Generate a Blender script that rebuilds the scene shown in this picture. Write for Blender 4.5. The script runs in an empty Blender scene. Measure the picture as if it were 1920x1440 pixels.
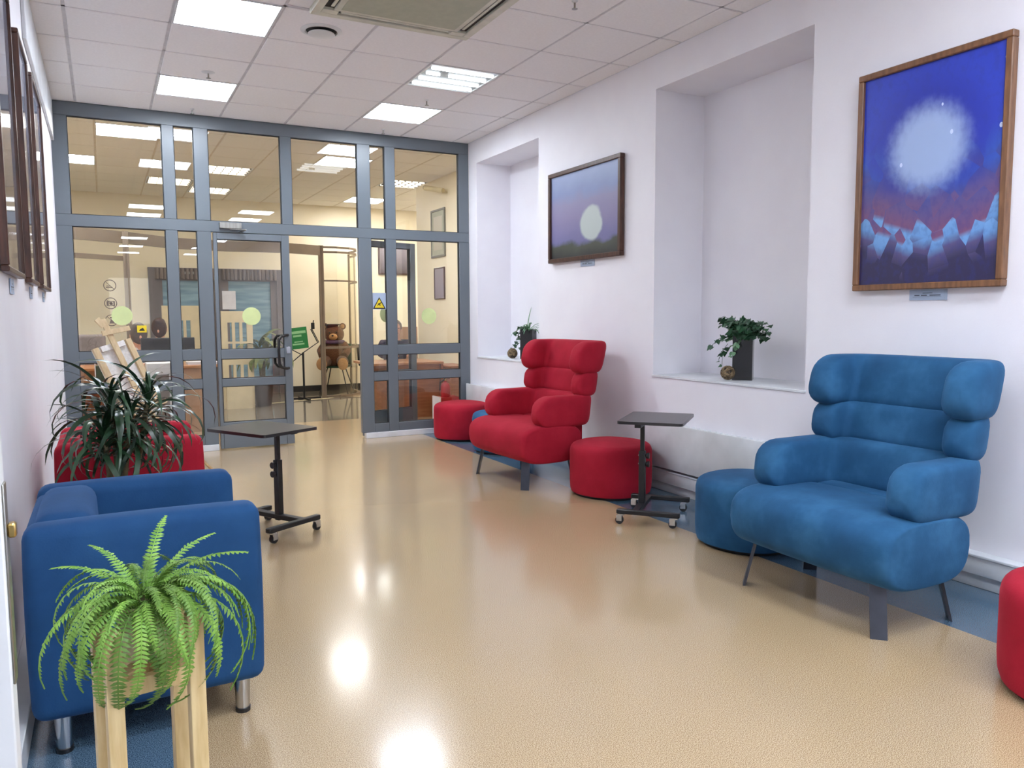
import bpy, bmesh, math, random
from mathutils import Vector, Matrix, noise
random.seed(7)
D = bpy.data
scene = bpy.context.scene
COL = scene.collection
PI = math.pi

# ------------------------------------------------------------------ camera
H = 1.3053
cam_d = D.cameras.new('camera'); cam = D.objects.new('camera', cam_d); COL.objects.link(cam)
cam_d.sensor_width = 36.0; cam_d.lens = 36.0 * 1462.48 / 1920.0; cam_d.clip_start = 0.02; cam_d.clip_end = 200
def _cam(yaw, pitch, roll):
    cy, sy, cp, sp = math.cos(yaw), math.sin(yaw), math.cos(pitch), math.sin(pitch)
    f = Vector((sy*cp, cy*cp, -sp)); r = Vector((cy, -sy, 0)); u = r.cross(f)
    cr, sr = math.cos(roll), math.sin(roll)
    return cr*r + sr*u, -sr*r + cr*u, f
r_, u_, f_ = _cam(0.48226, 0.08828, -0.00513)
cam.matrix_world = Matrix(((r_.x, u_.x, -f_.x, 0), (r_.y, u_.y, -f_.y, 0), (r_.z, u_.z, -f_.z, H), (0, 0, 0, 1)))
scene.camera = cam

# ------------------------------------------------------------------ world, exposure
w = D.worlds.new('world'); scene.world = w; w.use_nodes = True
w.node_tree.nodes['Background'].inputs[0].default_value = (0.25, 0.32, 0.42, 1)
w.node_tree.nodes['Background'].inputs[1].default_value = 0.3
scene.view_settings.view_transform = 'Standard'
scene.view_settings.look = 'None'
scene.view_settings.gamma = 1.0
scene.view_settings.use_curve_mapping = False
scene.view_settings.exposure = 0.24
LAMP = 32.0          # radiance of the ceiling panels of the lounge
LAMP_IN = 33.0       # and of the foyer behind the glass

# ------------------------------------------------------------------ materials
def lin(c):
    out = []
    for v in c:
        v /= 255.0
        out.append(v/12.92 if v <= 0.04045 else ((v+0.055)/1.055)**2.4)
    return (out[0], out[1], out[2], 1.0)
class NT:
    def __init__(s, name):
        s.m = D.materials.new(name); s.m.use_nodes = True; s.t = s.m.node_tree
        s.b = s.t.nodes['Principled BSDF']; s.o = s.t.nodes['Material Output']
    def n(s, t, **kw):
        x = s.t.nodes.new(t)
        for k, v in kw.items(): setattr(x, k, v)
        return x
    def l(s, a, b): s.t.links.new(a, b)
    def coord(s, kind='Object', scale=(1, 1, 1)):
        c = s.n('ShaderNodeTexCoord'); m = s.n('ShaderNodeMapping'); m.inputs['Scale'].default_value = scale
        s.l(c.outputs[kind], m.inputs['Vector']); return m.outputs['Vector']
    def noise(s, vec, scale, detail=3, rough=0.5):
        x = s.n('ShaderNodeTexNoise'); x.inputs['Scale'].default_value = scale
        x.inputs['Detail'].default_value = detail; x.inputs['Roughness'].default_value = rough
        s.l(vec, x.inputs['Vector']); return x.outputs['Fac']
    def ramp(s, fac, stops):
        r = s.n('ShaderNodeValToRGB'); e = r.color_ramp.elements
        while len(e) < len(stops): e.new(0.5)
        for q, (p, c) in zip(e, stops): q.position = p; q.color = c
        s.l(fac, r.inputs['Fac']); return r.outputs['Color']
    def bump(s, h, strength, dist=0.01):
        x = s.n('ShaderNodeBump'); x.inputs['Strength'].default_value = strength; x.inputs['Distance'].default_value = dist
        s.l(h, x.inputs['Height']); s.l(x.outputs['Normal'], s.b.inputs['Normal'])
def mat(name, c1, c2=None, scale=8, rough=0.5, metal=0.0, bump=0.0, bscale=None, stretch=(1, 1, 1), spec=0.5, sheen=0.0, coat=0.0, detail=3, lo=0.35, hi=0.65, emit=0, kind='Object'):
    t = NT(name); b = t.b
    b.inputs['Roughness'].default_value = rough; b.inputs['Metallic'].default_value = metal
    b.inputs['Specular IOR Level'].default_value = spec
    if sheen: b.inputs['Sheen Weight'].default_value = sheen; b.inputs['Sheen Roughness'].default_value = 0.4
    if coat: b.inputs['Coat Weight'].default_value = coat; b.inputs['Coat Roughness'].default_value = 0.08
    if c2 is None: c2 = tuple(v*0.93 for v in c1)
    vec = t.coord(kind, stretch)
    f = t.noise(vec, scale, detail)
    c = t.ramp(f, [(lo, lin(c1)), (hi, lin(c2))])
    t.l(c, b.inputs['Base Color'])
    if emit: t.l(c, b.inputs['Emission Color']); b.inputs['Emission Strength'].default_value = emit
    if bump: t.bump(t.noise(vec, bscale or scale*6, 4), bump)
    return t.m
M = {}
M['wall'] = mat('wall_paint', (238, 236, 241), (235, 232, 238), 3, 0.55, bump=0.05, bscale=120)
M['wall_in'] = mat('wall_cream', (243, 232, 206), (240, 228, 200), 2, 0.6)
M['tile'] = mat('ceiling_tile_board', (244, 242, 243), (240, 238, 239), 60, 0.85, bump=0.15, bscale=200)
M['tile_in'] = mat('ceiling_tile_foyer', (244, 238, 228), (240, 234, 224), 40, 0.85)
M['tbar'] = mat('tee_bar', (214, 212, 216), None, 10, 0.5)
M['tbar_in'] = mat('tee_bar_foyer', (226, 212, 190), None, 10, 0.5)
M['trim'] = mat('white_trim', (225, 228, 232), None, 5, 0.4)
M['white'] = mat('white_enamel', (228, 230, 232), None, 4, 0.3, spec=0.5)
M['frame'] = mat('grey_aluminium', (103, 111, 118), (98, 106, 113), 1.5, 0.33, spec=0.6)
M['gasket'] = mat('black_gasket', (30, 32, 36), None, 4, 0.6)
M['black'] = mat('black_powder_coat', (26, 26, 29), (20, 20, 23), 30, 0.45)
M['blackgloss'] = mat('black_gloss', (22, 22, 24), None, 5, 0.18)
M['tabletop'] = mat('black_laminate', (44, 42, 44), (38, 36, 38), 40, 0.3, spec=0.6)
M['chrome'] = mat('chrome', (205, 208, 212), None, 3, 0.16, metal=1)
M['steel'] = mat('brushed_steel', (170, 168, 162), (150, 148, 142), 60, 0.35, metal=1, stretch=(1, 1, 0.05))
M['gunmetal'] = mat('dark_flat_steel', (72, 76, 86), (62, 66, 76), 10, 0.35, metal=0.5)
M['brass'] = mat('brass', (186, 158, 98), None, 10, 0.3, metal=1)
M['pine'] = mat('pine', (226, 202, 152), (203, 173, 120), 9, 0.5, stretch=(6, 6, 0.7), detail=5, bump=0.05)
M['bleached'] = mat('beech_easel', (214, 190, 150), (196, 170, 130), 8, 0.55, stretch=(5, 5, 1))
M['darkwood'] = mat('walnut_frame', (84, 52, 40), (62, 38, 30), 10, 0.35, stretch=(6, 6, 1))
M['oak'] = mat('oak_frame', (132, 92, 62), (108, 74, 50), 10, 0.4, stretch=(6, 6, 1), detail=5)
M['greyframe'] = mat('grey_green_frame', (112, 110, 96), None, 10, 0.4)
M['cream'] = mat('cream_plastic', (226, 212, 170), None, 5, 0.45)
M['canvas'] = mat('raw_canvas', (214, 198, 170), (206, 190, 162), 60, 0.8)
M['canvas_w'] = mat('primed_canvas', (232, 228, 224), None, 60, 0.8)
M['deskwood'] = mat('desk_veneer', (168, 112, 74), (148, 96, 62), 5, 0.4, stretch=(1, 1, 8))
M['desktop'] = mat('desk_top_veneer', (190, 136, 92), (176, 122, 80), 5, 0.35, stretch=(1, 6, 1))
M['tanpanel'] = mat('tan_board', (192, 150, 116), None, 4, 0.5)
M['brownmetal'] = mat('bronze_profile', (132, 116, 98), (124, 108, 92), 4, 0.4)
M['greymetal'] = mat('grey_door_metal', (120, 112, 112), None, 4, 0.45)
M['nightglass'] = mat('blue_twilight_glass', (140, 172, 186), (108, 142, 160), 3, 0.12, stretch=(0.6, 1, 5), spec=0.7)  # twilight from outside put into the pane colour, in paler and darker bands
M['curtain'] = mat('grey_drape', (138, 126, 120), (110, 100, 96), 6, 0.8, stretch=(6, 1, 0.3))
M['cutout'] = mat('cream_board', (222, 204, 164), None, 4, 0.6)
M['foliage'] = mat('fern_green', (124, 162, 64), (86, 130, 44), 30, 0.55, lo=0.3, hi=0.7)
def vary(m, amt=.35):
    nt = m.node_tree; b = nt.nodes['Principled BSDF']; src = b.inputs['Base Color'].links[0].from_socket
    oi = nt.nodes.new('ShaderNodeObjectInfo'); mr = nt.nodes.new('ShaderNodeMapRange'); mr.inputs['To Min'].default_value = 1-amt; mr.inputs['To Max'].default_value = 1+amt
    hs = nt.nodes.new('ShaderNodeHueSaturation'); nt.links.new(oi.outputs['Random'], mr.inputs['Value']); nt.links.new(mr.outputs[0], hs.inputs['Value'])
    nt.links.new(src, hs.inputs['Color']); nt.links.new(hs.outputs[0], b.inputs['Base Color'])
vary(M['foliage'])
M['drac'] = mat('dracaena_green', (44, 74, 46), (26, 50, 32), 12, 0.3, spec=0.6)
M['ivy'] = mat('ivy_green', (52, 92, 62), (34, 66, 44), 25, 0.45)
vary(M['drac'], .4); vary(M['ivy'], .4)
M['ivy_pale'] = mat('pale_ivy_green', (122, 160, 124), (92, 134, 96), 25, 0.5)
M['stem'] = mat('stem', (112, 98, 68), (84, 74, 50), 40, 0.7, bump=0.2)
M['palm'] = mat('palm_green', (120, 128, 70), (84, 98, 52), 12, 0.5)
M['soil'] = mat('soil', (58, 44, 34), (36, 28, 22), 60, 0.9, bump=0.5)
M['potdark'] = mat('dark_pot', (58, 52, 48), None, 5, 0.4)
M['red_paint'] = mat('red_paint', (170, 30, 34), None, 5, 0.3)
M['green_paper'] = mat('green_card', (38, 130, 66), None, 5, 0.5)
M['green_pale'] = mat('pale_green_ink', (150, 205, 150), None, 5, 0.5)
M['yellow'] = mat('yellow_print', (236, 208, 40), None, 5, 0.5)
M['ink'] = mat('black_print', (30, 28, 24), None, 5, 0.5)
M['greyink'] = mat('grey_print', (110, 96, 84), None, 5, 0.5)
M['paper'] = mat('paper', (232, 230, 236), None, 5, 0.6)
M['card'] = mat('pale_blue_card', (176, 192, 216), None, 5, 0.5)
M['dot'] = mat('pale_green_vinyl', (214, 226, 160), None, 5, 0.5)
M['skin'] = mat('skin', (224, 172, 146), (210, 156, 130), 14, 0.5)
M['hair_grey'] = mat('grey_brown_hair', (98, 88, 82), (70, 62, 58), 60, 0.6, stretch=(1, 1, 6))
M['hair_brown'] = mat('dark_brown_hair', (70, 44, 32), (48, 30, 24), 60, 0.6)
M['hair_fair'] = mat('greying_hair', (150, 128, 108), (120, 100, 84), 60, 0.6)
M['navy'] = mat('navy_jacket', (48, 52, 72), (38, 42, 60), 40, 0.8)
M['shirt'] = mat('white_shirt', (228, 226, 230), None, 20, 0.8)
M['maroon'] = mat('maroon_jumper', (96, 40, 44), None, 20, 0.8)
M['bear'] = mat('brown_plush', (126, 84, 60), (92, 60, 44), 60, 0.95, bump=0.6, bscale=140, sheen=0.3)
M['bear_pad'] = mat('tan_plush', (206, 160, 112), (190, 144, 98), 60, 0.95, bump=0.3, bscale=140)
M['plaid'] = mat('purple_scarf', (110, 92, 132), (92, 74, 96), 24, 0.9)
M['greychair'] = mat('grey_upholstery', (134, 122, 120), None, 20, 0.8)
M['green_plastic'] = mat('green_plastic', (46, 84, 66), None, 4, 0.4)
M['wicker'] = mat('gilded_vine', (150, 128, 96), (88, 70, 48), 60, 0.45, metal=0.3)
M['acpanel'] = mat('ac_grey_green', (176, 178, 158), (170, 172, 152), 20, 0.6)
M['acbody'] = mat('ac_ivory', (214, 212, 196), None, 8, 0.45)
M['slot'] = mat('dark_slot', (34, 32, 30), None, 8, 0.6)
M['tray_in'] = mat('louvre_tray', (120, 112, 102), None, 8, 0.4)
M['whiteback'] = mat('lamp_tray', (150, 156, 160), None, 8, 0.4)
M['floor_in'] = mat('foyer_stone', (132, 124, 110), (116, 108, 96), 1.2, 0.09, spec=0.6, detail=4)

def velvet(name, a, b, c):
    t = NT(name); bb = t.b
    vec = t.coord()
    f1 = t.noise(vec, 3.5, 4, 0.6); f2 = t.noise(vec, 160, 2)
    col = t.ramp(f1, [(0.3, lin(a)), (0.5, lin(b)), (0.72, lin(c))])
    t.l(col, bb.inputs['Base Color'])
    bb.inputs['Roughness'].default_value = 0.85; bb.inputs['Specular IOR Level'].default_value = 0.2
    bb.inputs['Sheen Weight'].default_value = 0.35; bb.inputs['Sheen Roughness'].default_value = 0.35
    bb.inputs['Sheen Tint'].default_value = tuple(min(1, v*1.6+.08) for v in lin(c)[:3]) + (1,)
    t.bump(f2, 0.12, 0.004)
    return t.m
M['blue'] = velvet('blue_velvet', (32, 72, 108), (38, 84, 122), (54, 104, 144))
M['blue_dark'] = velvet('blue_velour', (26, 62, 100), (30, 68, 110), (36, 76, 118))
M['red'] = velvet('red_velvet', (150, 22, 40), (162, 26, 46), (174, 34, 54))

def floor_mat(name, a, b, c):
    t = NT(name); bb = t.b
    vec = t.coord()
    s = t.noise(vec, 330, 1, 0.5); big = t.noise(vec, 1.3, 3)
    col = t.ramp(s, [(0.40, lin(a)), (0.5, lin(b)), (0.60, lin(c))])
    hsv = t.n('ShaderNodeHueSaturation'); mr = t.n('ShaderNodeMapRange')
    mr.inputs['To Min'].default_value = 0.93; mr.inputs['To Max'].default_value = 1.05
    t.l(big, mr.inputs['Value']); t.l(mr.outputs[0], hsv.inputs['Value']); t.l(col, hsv.inputs['Color'])
    t.l(hsv.outputs[0], bb.inputs['Base Color'])
    bb.inputs['Roughness'].default_value = 0.22; bb.inputs['Specular IOR Level'].default_value = 0.5
    bb.inputs['Coat Weight'].default_value = 0.45; bb.inputs['Coat Roughness'].default_value = 0.12
    return t.m
M['floor'] = floor_mat('beige_vinyl', (144, 118, 86), (178, 152, 116), (204, 181, 146))
M['floor_blue'] = floor_mat('blue_vinyl', (46, 68, 88), (76, 102, 124), (104, 130, 150))

def glass_mat(name, tint=(0.98, 0.99, 0.98)):
    t = NT(name); t.t.nodes.remove(t.b)
    tr = t.n('ShaderNodeBsdfTransparent'); tr.inputs[0].default_value = (*tint, 1)
    gl = t.n('ShaderNodeBsdfGlossy'); gl.inputs['Roughness'].default_value = 0.0; gl.inputs[0].default_value = (1, 1, 1, 1)
    fr = t.n('ShaderNodeFresnel'); fr.inputs['IOR'].default_value = 1.5
    geo = t.n('ShaderNodeNewGeometry'); mx0 = t.n('ShaderNodeMath', operation='SUBTRACT'); mx0.inputs[0].default_value = 1.0
    t.l(geo.outputs['Backfacing'], mx0.inputs[1])
    mu = t.n('ShaderNodeMath', operation='MULTIPLY'); t.l(fr.outputs[0], mu.inputs[0]); t.l(mx0.outputs[0], mu.inputs[1])
    ad = t.n('ShaderNodeMath', operation='MULTIPLY'); ad.inputs[1].default_value = 1.9; ad.use_clamp = True; t.l(mu.outputs[0], ad.inputs[0])
    mx = t.n('ShaderNodeMixShader'); t.l(ad.outputs[0], mx.inputs[0]); t.l(tr.outputs[0], mx.inputs[1]); t.l(gl.outputs[0], mx.inputs[2])
    t.l(mx.outputs[0], t.o.inputs['Surface'])
    return t.m
M['glass'] = glass_mat('clear_glass')
M['glass2'] = glass_mat('curved_glass', (0.95, 0.94, 0.9))

def emit_mat(name, col, strength, stripes=0, base=0.6):
    t = NT(name); b = t.b
    b.inputs['Base Color'].default_value = lin((235, 238, 240)); b.inputs['Roughness'].default_value = 0.5
    c = t.n('ShaderNodeTexCoord'); sx = t.n('ShaderNodeSeparateXYZ'); t.l(c.outputs['Object'], sx.inputs[0])
    b.inputs['Emission Color'].default_value = lin(col)
    if stripes:      # the four tubes behind the diffuser show as brighter bands
        m1 = t.n('ShaderNodeMath', operation='MULTIPLY'); m1.inputs[1].default_value = 2*PI/0.14
        a = t.n('ShaderNodeMath', operation='ADD'); a.inputs[1].default_value = 0.07
        t.l(sx.outputs['Y'], a.inputs[0]); t.l(a.outputs[0], m1.inputs[0])
        cs = t.n('ShaderNodeMath', operation='COSINE'); t.l(m1.outputs[0], cs.inputs[0])
        mr = t.n('ShaderNodeMapRange'); mr.inputs['From Min'].default_value = -1; mr.inputs['From Max'].default_value = 1
        mr.inputs['To Min'].default_value = strength*base; mr.inputs['To Max'].default_value = strength*(2-base)
        t.l(cs.outputs[0], mr.inputs['Value']); t.l(mr.outputs[0], b.inputs['Emission Strength'])
    else: b.inputs['Emission Strength'].default_value = strength
    return t.m
M['lamp'] = emit_mat('lamp_diffuser', (232, 242, 255), LAMP, 1)
M['tube'] = emit_mat('lamp_tube', (244, 252, 255), 5.0)
M['lamp_in'] = emit_mat('foyer_diffuser', (248, 246, 246), LAMP_IN, 1)
M['tube_in'] = emit_mat('foyer_tube', (255, 240, 215), 2.6)
M['daywin'] = emit_mat('daylit_pane', (240, 240, 235), 2.2)

# ------------------------------------------------------------------ mesh helpers
def link(name, me, m=None, parent=None, smooth=False, loc=None, rot=None):
    o = D.objects.new(name, me); COL.objects.link(o)
    if m is not None and not me.materials: me.materials.append(m)
    if smooth:
        for p in me.polygons: p.use_smooth = True
    if parent is not None: o.parent = parent
    if loc is not None: o.location = loc
    if rot is not None: o.rotation_euler = rot
    return o
def pymesh(name, vs, fs, m=None, parent=None, smooth=False, **k):
    me = D.meshes.new(name); me.from_pydata([tuple(v) for v in vs], [], fs); me.update()
    return link(name, me, m, parent, smooth, **k)
def bmobj(name, bm, m, parent=None, smooth=False, auto=None, **k):
    me = D.meshes.new(name); bmesh.ops.recalc_face_normals(bm, faces=bm.faces); bm.to_mesh(me); bm.free()
    o = link(name, me, m, parent, smooth, **k)
    if auto:
        for p in me.polygons: p.use_smooth = True
        me.set_sharp_from_angle(angle=auto)
    return o
def bx(bm, a, b, bev=0, seg=2, M4=None):
    """axis-aligned box between corners a and b, optional bevel, optional transform"""
    r = bmesh.ops.create_cube(bm, size=1.0); vs = r['verts']
    for v in vs:
        v.co = Vector([a[i] + (v.co[i]+0.5)*(b[i]-a[i]) for i in range(3)])
    if bev:
        es = list({e for v in vs for e in v.link_edges})
        r = bmesh.ops.bevel(bm, geom=es, offset=bev, segments=seg, profile=0.5, affect='EDGES')
        vs = list({v for f in r['faces'] for v in f.verts} | {v for v in vs if v.is_valid})
        vs = [v for v in vs if v.is_valid]
    if M4 is not None:
        bmesh.ops.transform(bm, matrix=M4, verts=vs)
    return vs
def box(name, a, b, m, parent=None, bev=0, seg=2, **k):
    bm = bmesh.new(); bx(bm, a, b, bev, seg)
    return bmobj(name, bm, m, parent, auto=math.radians(40) if bev else None, **k)
def boxes(name, lst, m, parent=None, bev=0, **k):
    bm = bmesh.new()
    for a, b in lst: bx(bm, a, b, bev)
    return bmobj(name, bm, m, parent, auto=math.radians(40) if bev else None, **k)
def bar_m(p, q, up=Vector((0, 0, 1))):
    p, q = Vector(p), Vector(q); d = (q-p); L = d.length; d.normalize()
    if abs(d.dot(up)) > 0.98: up = Vector((0, 1, 0))
    s = d.cross(up).normalized(); t = s.cross(d)
    return Matrix(((s.x, t.x, d.x, p.x), (s.y, t.y, d.y, p.y), (s.z, t.z, d.z, p.z), (0, 0, 0, 1))), L
def bar(bm, p, q, w, t, bev=0):
    m4, L = bar_m(p, q); bx(bm, (-w/2, -t/2, 0), (w/2, t/2, L), bev, 1, m4)
def tube(bm, pts, r, n=10, cap=True):
    rs = r if isinstance(r, (list, tuple)) else [r]*len(pts)
    pts = [Vector(p) for p in pts]; rings = []; prev = None
    for i, p in enumerate(pts):
        d = (pts[min(i+1, len(pts)-1)] - pts[max(i-1, 0)]).normalized()
        if prev is None:
            a = Vector((0, 0, 1)) if abs(d.z) < 0.9 else Vector((1, 0, 0))
            s = d.cross(a).normalized()
        else: s = (prev - d*prev.dot(d)).normalized()
        prev = s; t = d.cross(s)
        rings.append([bm.verts.new(p + rs[i]*(math.cos(2*PI*k/n)*s + math.sin(2*PI*k/n)*t)) for k in range(n)])
    for a, b in zip(rings, rings[1:]):
        for k in range(n): bm.faces.new((a[k], a[(k+1) % n], b[(k+1) % n], b[k]))
    if cap: bm.faces.new(rings[0][::-1]); bm.faces.new(rings[-1])
def tubeobj(name, pts, r, m, parent=None, n=10, **k):
    bm = bmesh.new(); tube(bm, pts, r, n); return bmobj(name, bm, m, parent, auto=math.radians(50), **k)
def lathe(bm, prof, n=32, c=(0, 0, 0), sq=2.0):
    """surface of revolution; prof = [(r,z)]; sq>2 gives squarish plan"""
    rings = []
    for r, z in prof:
        ring = []
        for k in range(n):
            a = 2*PI*k/n; ca, sa = math.cos(a), math.sin(a)
            f = 1.0 if sq == 2 else 1/((abs(ca)**sq + abs(sa)**sq)**(1/sq))
            ring.append(bm.verts.new((c[0]+r*f*ca, c[1]+r*f*sa, c[2]+z)))
        rings.append(ring)
    for a, b in zip(rings, rings[1:]):
        for k in range(n): bm.faces.new((a[k], a[(k+1) % n], b[(k+1) % n], b[k]))
    bm.faces.new(rings[0][::-1]); bm.faces.new(rings[-1])
def latheobj(name, prof, m, parent=None, n=32, c=(0, 0, 0), sq=2.0, **k):
    bm = bmesh.new(); lathe(bm, prof, n, c, sq); return bmobj(name, bm, m, parent, auto=math.radians(50), **k)
def ellipsoid(name, c, r, m, parent=None, rot=None, seg=20):
    bm = bmesh.new(); bmesh.ops.create_uvsphere(bm, u_segments=seg, v_segments=seg*2//3, radius=1)
    mm = Matrix.Translation(c) @ (rot.to_matrix().to_4x4() if rot else Matrix()) @ Matrix.Diagonal((*r, 1))
    bmesh.ops.transform(bm, matrix=mm, verts=bm.verts)
    return bmobj(name, bm, m, parent, smooth=True)
def empty(name, label, cat, loc=(0, 0, 0), rz=0, group=None):
    o = D.objects.new(name, None); COL.objects.link(o); o.location = loc; o.rotation_euler = (0, 0, rz); o.empty_display_size = 0.1
    return tag(o, label, cat, group)
def tag(o, label=None, cat=None, group=None, kind=None):
    if label: o['label'] = label
    if cat: o['category'] = cat
    if group: o['group'] = group
    if kind: o['kind'] = kind
    return o
def st(o, label=None): o['kind'] = 'structure'; return tag(o, label) if label else o
def copy_tree(o, parent=None):
    c = o.copy(); COL.objects.link(c); c.parent = parent
    for ch in [x for x in D.objects if x.parent == o]: copy_tree(ch, c)
    return c

# ------------------------------------------------------------------ room sizes
CH = 3.19; XR = 3.668; XL = -0.32; YP = 8.02; YB = -14.0
XG = 0.477; YG = 5.625      # a corner of the ceiling grid, 0.6 m modules

# floor: beige field with two blue inlaid bands
st(box('floor', (0.21, YB, -0.05), (3.08, YP+0.06, 0), M['floor']))
FL = D.objects['floor']
box('blue_band', (XL-0.7, YB, -0.05), (0.21, YP+0.06, 0), M['floor_blue'], FL)
box('blue_band', (3.08, YB, -0.05), (XR+0.6, YP+0.06, 0), M['floor_blue'], FL)
box('threshold_field', (-1.5, YP+0.06, -0.05), (6.2, 9.64, 0), M['floor'], FL)
box('stone_field', (-1.5, 9.64, -0.05), (6.2, 14.0, 0), M['floor_in'], FL)
tubeobj('inlay_line', [(1.9, 11.9, 0.001), (2.6, 12.15, 0.001), (3.15, 12.3, 0.001), (3.6, 12.7, 0.001)], 0.006, M['cream'], FL, 6)
pymesh('pale_field', [(3.25, 12.62, 0.004), (4.1, 11.4, 0.004), (4.9, 12.4, 0.004), (3.9, 13.4, 0.004)], [(0, 1, 2, 3)], M['floor'], FL)

# right wall with two niches
N2 = (3.27, 4.71, 0.85, 2.945, 4.13); N1 = (6.45, 7.81, 0.85, 2.945, 4.08)
wl = []
def wseg(y0, y1, z0=0, z1=3.3, x0=XR, x1=4.25): wl.append(((x0, y0, z0), (x1, y1, z1)))
wseg(YB, N2[0]); wseg(N2[1], N1[0]); wseg(N1[1], YP)
for n in (N2, N1):
    wseg(n[0], n[1], 0, n[2]); wseg(n[0], n[1], n[3], 3.3); wseg(n[0], n[1], n[2], n[3], n[4])
WR = st(boxes('wall_right', wl, M['wall']))
for n in (N2, N1):
    box('niche_sill', (XR-0.008, n[0]-0.01, n[2]-0.014), (n[4], n[1]+0.01, n[2]+0.002), M['trim'], WR, 0.002, 1)
# left wall: long wall in front, return and deeper wall behind the camera side
WL = st(boxes('wall_left', [((XL-0.2, 1.14, 0), (XL, YP, 3.3)), ((-1.2, 1.14, 0), (XL-0.2, 1.34, 3.3)), ((-1.2, YB, 0), (-1.0, 1.14, 3.3))], M['wall']))
box('soffit', (XL, 5.2, 2.84), (XL+0.022, YP-0.01, 3.19), M['trim'], WL, 0.004, 1)
st(box('wall_front', (-1.2, YB-0.2, 0), (4.25, YB, 3.3), M['wall']))
W1 = st(boxes('window_1', [((0.2, YB, 1.0), (0.26, YB+0.03, 2.7)), ((1.5, YB, 1.0), (1.56, YB+0.03, 2.7)), ((0.26, YB, 1.0), (1.5, YB+0.03, 1.06)), ((0.26, YB, 2.64), (1.5, YB+0.03, 2.7)), ((0.86, YB, 1.06), (0.9, YB+0.03, 2.64))], M['white']))
box('pane', (0.26, YB+0.005, 1.06), (0.86, YB+0.015, 2.64), M['daywin'], W1)
box('pane', (0.90, YB+0.005, 1.06), (1.5, YB+0.015, 2.64), M['daywin'], W1)

# foyer shell beyond the glass
YI = 13.62
st(box('wall_back', (-1.5, YI, 0), (6.2, YI+0.2, 3.3), M['wall_in']))
st(boxes('wall_left_foyer', [((-1.7, YP, 0), (-1.5, 14, 3.3)), ((-1.5, YP+0.02, 0), (XL-0.02, YP+0.06, 3.3))], M['wall_in']))
st(boxes('wall_right_foyer', [((4.2, YP, 0), (4.4, 11.05, 3.3)), ((6.0, 11.05, 0), (6.2, 14, 3.3)), ((4.4, 10.85, 0), (6.0, 11.05, 3.3)), ((XR, YP+0.0, 0), (4.2, YP+0.06, 3.3))], M['wall_in']))
st(boxes('baseboard_back', [((-1.5, YI-0.02, 0), (0.62, YI, 0.10)), ((2.74, YI-0.02, 0), (6.0, YI, 0.10))], M['slot']))

# ceiling
CE = st(box('ceiling', (-1.2, YB, 3.2), (6.2, 14, 3.3), M['tile']))
tile_me = {}
def tile(x0, y0, w_, d_, m):
    key = (round(w_, 3), round(d_, 3), m.name)
    if key not in tile_me:
        bm = bmesh.new(); bx(bm, (0.010, 0.010, -0.003), (w_-0.010, d_-0.010, 0.006), 0.003, 1)
        me = D.meshes.new('ceiling_tile'); bm.to_mesh(me); bm.free(); me.materials.append(m); tile_me[key] = me
    link('ceiling_tile', tile_me[key], None, CE, loc=(x0, y0, CH+0.001))
xs = [XL, XG-0.6, XG, XG+0.6, XG+1.2, XG+1.8, XG+2.4, XG+3.0, XR]
ys = [YG + 0.6*k for k in range(-6, 4)] + [YP]
LIGHTS = [(XG, YG+1.2), (XG+1.8, YG+1.2), (XG, YG-0.6)]
LIGHT4 = (XG+1.8, YG)
skip = {(round(x, 2), round(y, 2)) for x, y in LIGHTS + [LIGHT4]}
skip |= {(round(XG+0.6*i, 2), round(YG-0.6*j, 2)) for i in (1, 2) for j in (2,)}
AC = (1.22, 3.98, 2.28, 5.0)
for i in range(len(xs)-1):
    for j in range(len(ys)-1):
        x0, y0 = xs[i], ys[j]; w_, d_ = xs[i+1]-x0, ys[j+1]-y0
        if (round(x0, 2), round(y0, 2)) in skip or w_ < 0.05 or d_ < 0.05: continue
        if x0+w_ > AC[0]+0.1 and x0 < AC[2]-0.1 and y0+d_ > AC[1]+0.1 and y0 < AC[3]-0.1:
            # tiles cut around the air conditioner
            if x0 < AC[0] - 0.05: tile(x0, y0, AC[0]-x0, d_, M['tile'])
            elif x0+w_ > AC[2]+0.05: tile(AC[2], y0, x0+w_-AC[2], d_, M['tile'])
            continue
        tile(x0, y0, w_, d_, M['tile'])
def spans(a, b, hole): return [(a, b)] if hole is None else [(a, hole[0]), (hole[1], b)]
for x in xs[1:-1]:
    for a, b in spans(YG-3.6, YP, (AC[1], AC[3]) if AC[0] < x < AC[2] else None):
        box('tee_bar', (x-0.012, a, CH+0.003), (x+0.012, b, CH+0.012), M['tbar'], CE)
for y in ys[:-1]:
    for a, b in spans(XL, XR, (AC[0], AC[2]) if AC[1] < y < AC[3] else None):
        box('tee_bar', (a, y-0.012, CH+0.003), (b, y+0.012, CH+0.0115), M['tbar'], CE)
box('edge_trim', (XR-0.02, YG-3.6, CH-0.001), (XR, YP, CH+0.004), M['trim'], CE)
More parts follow.
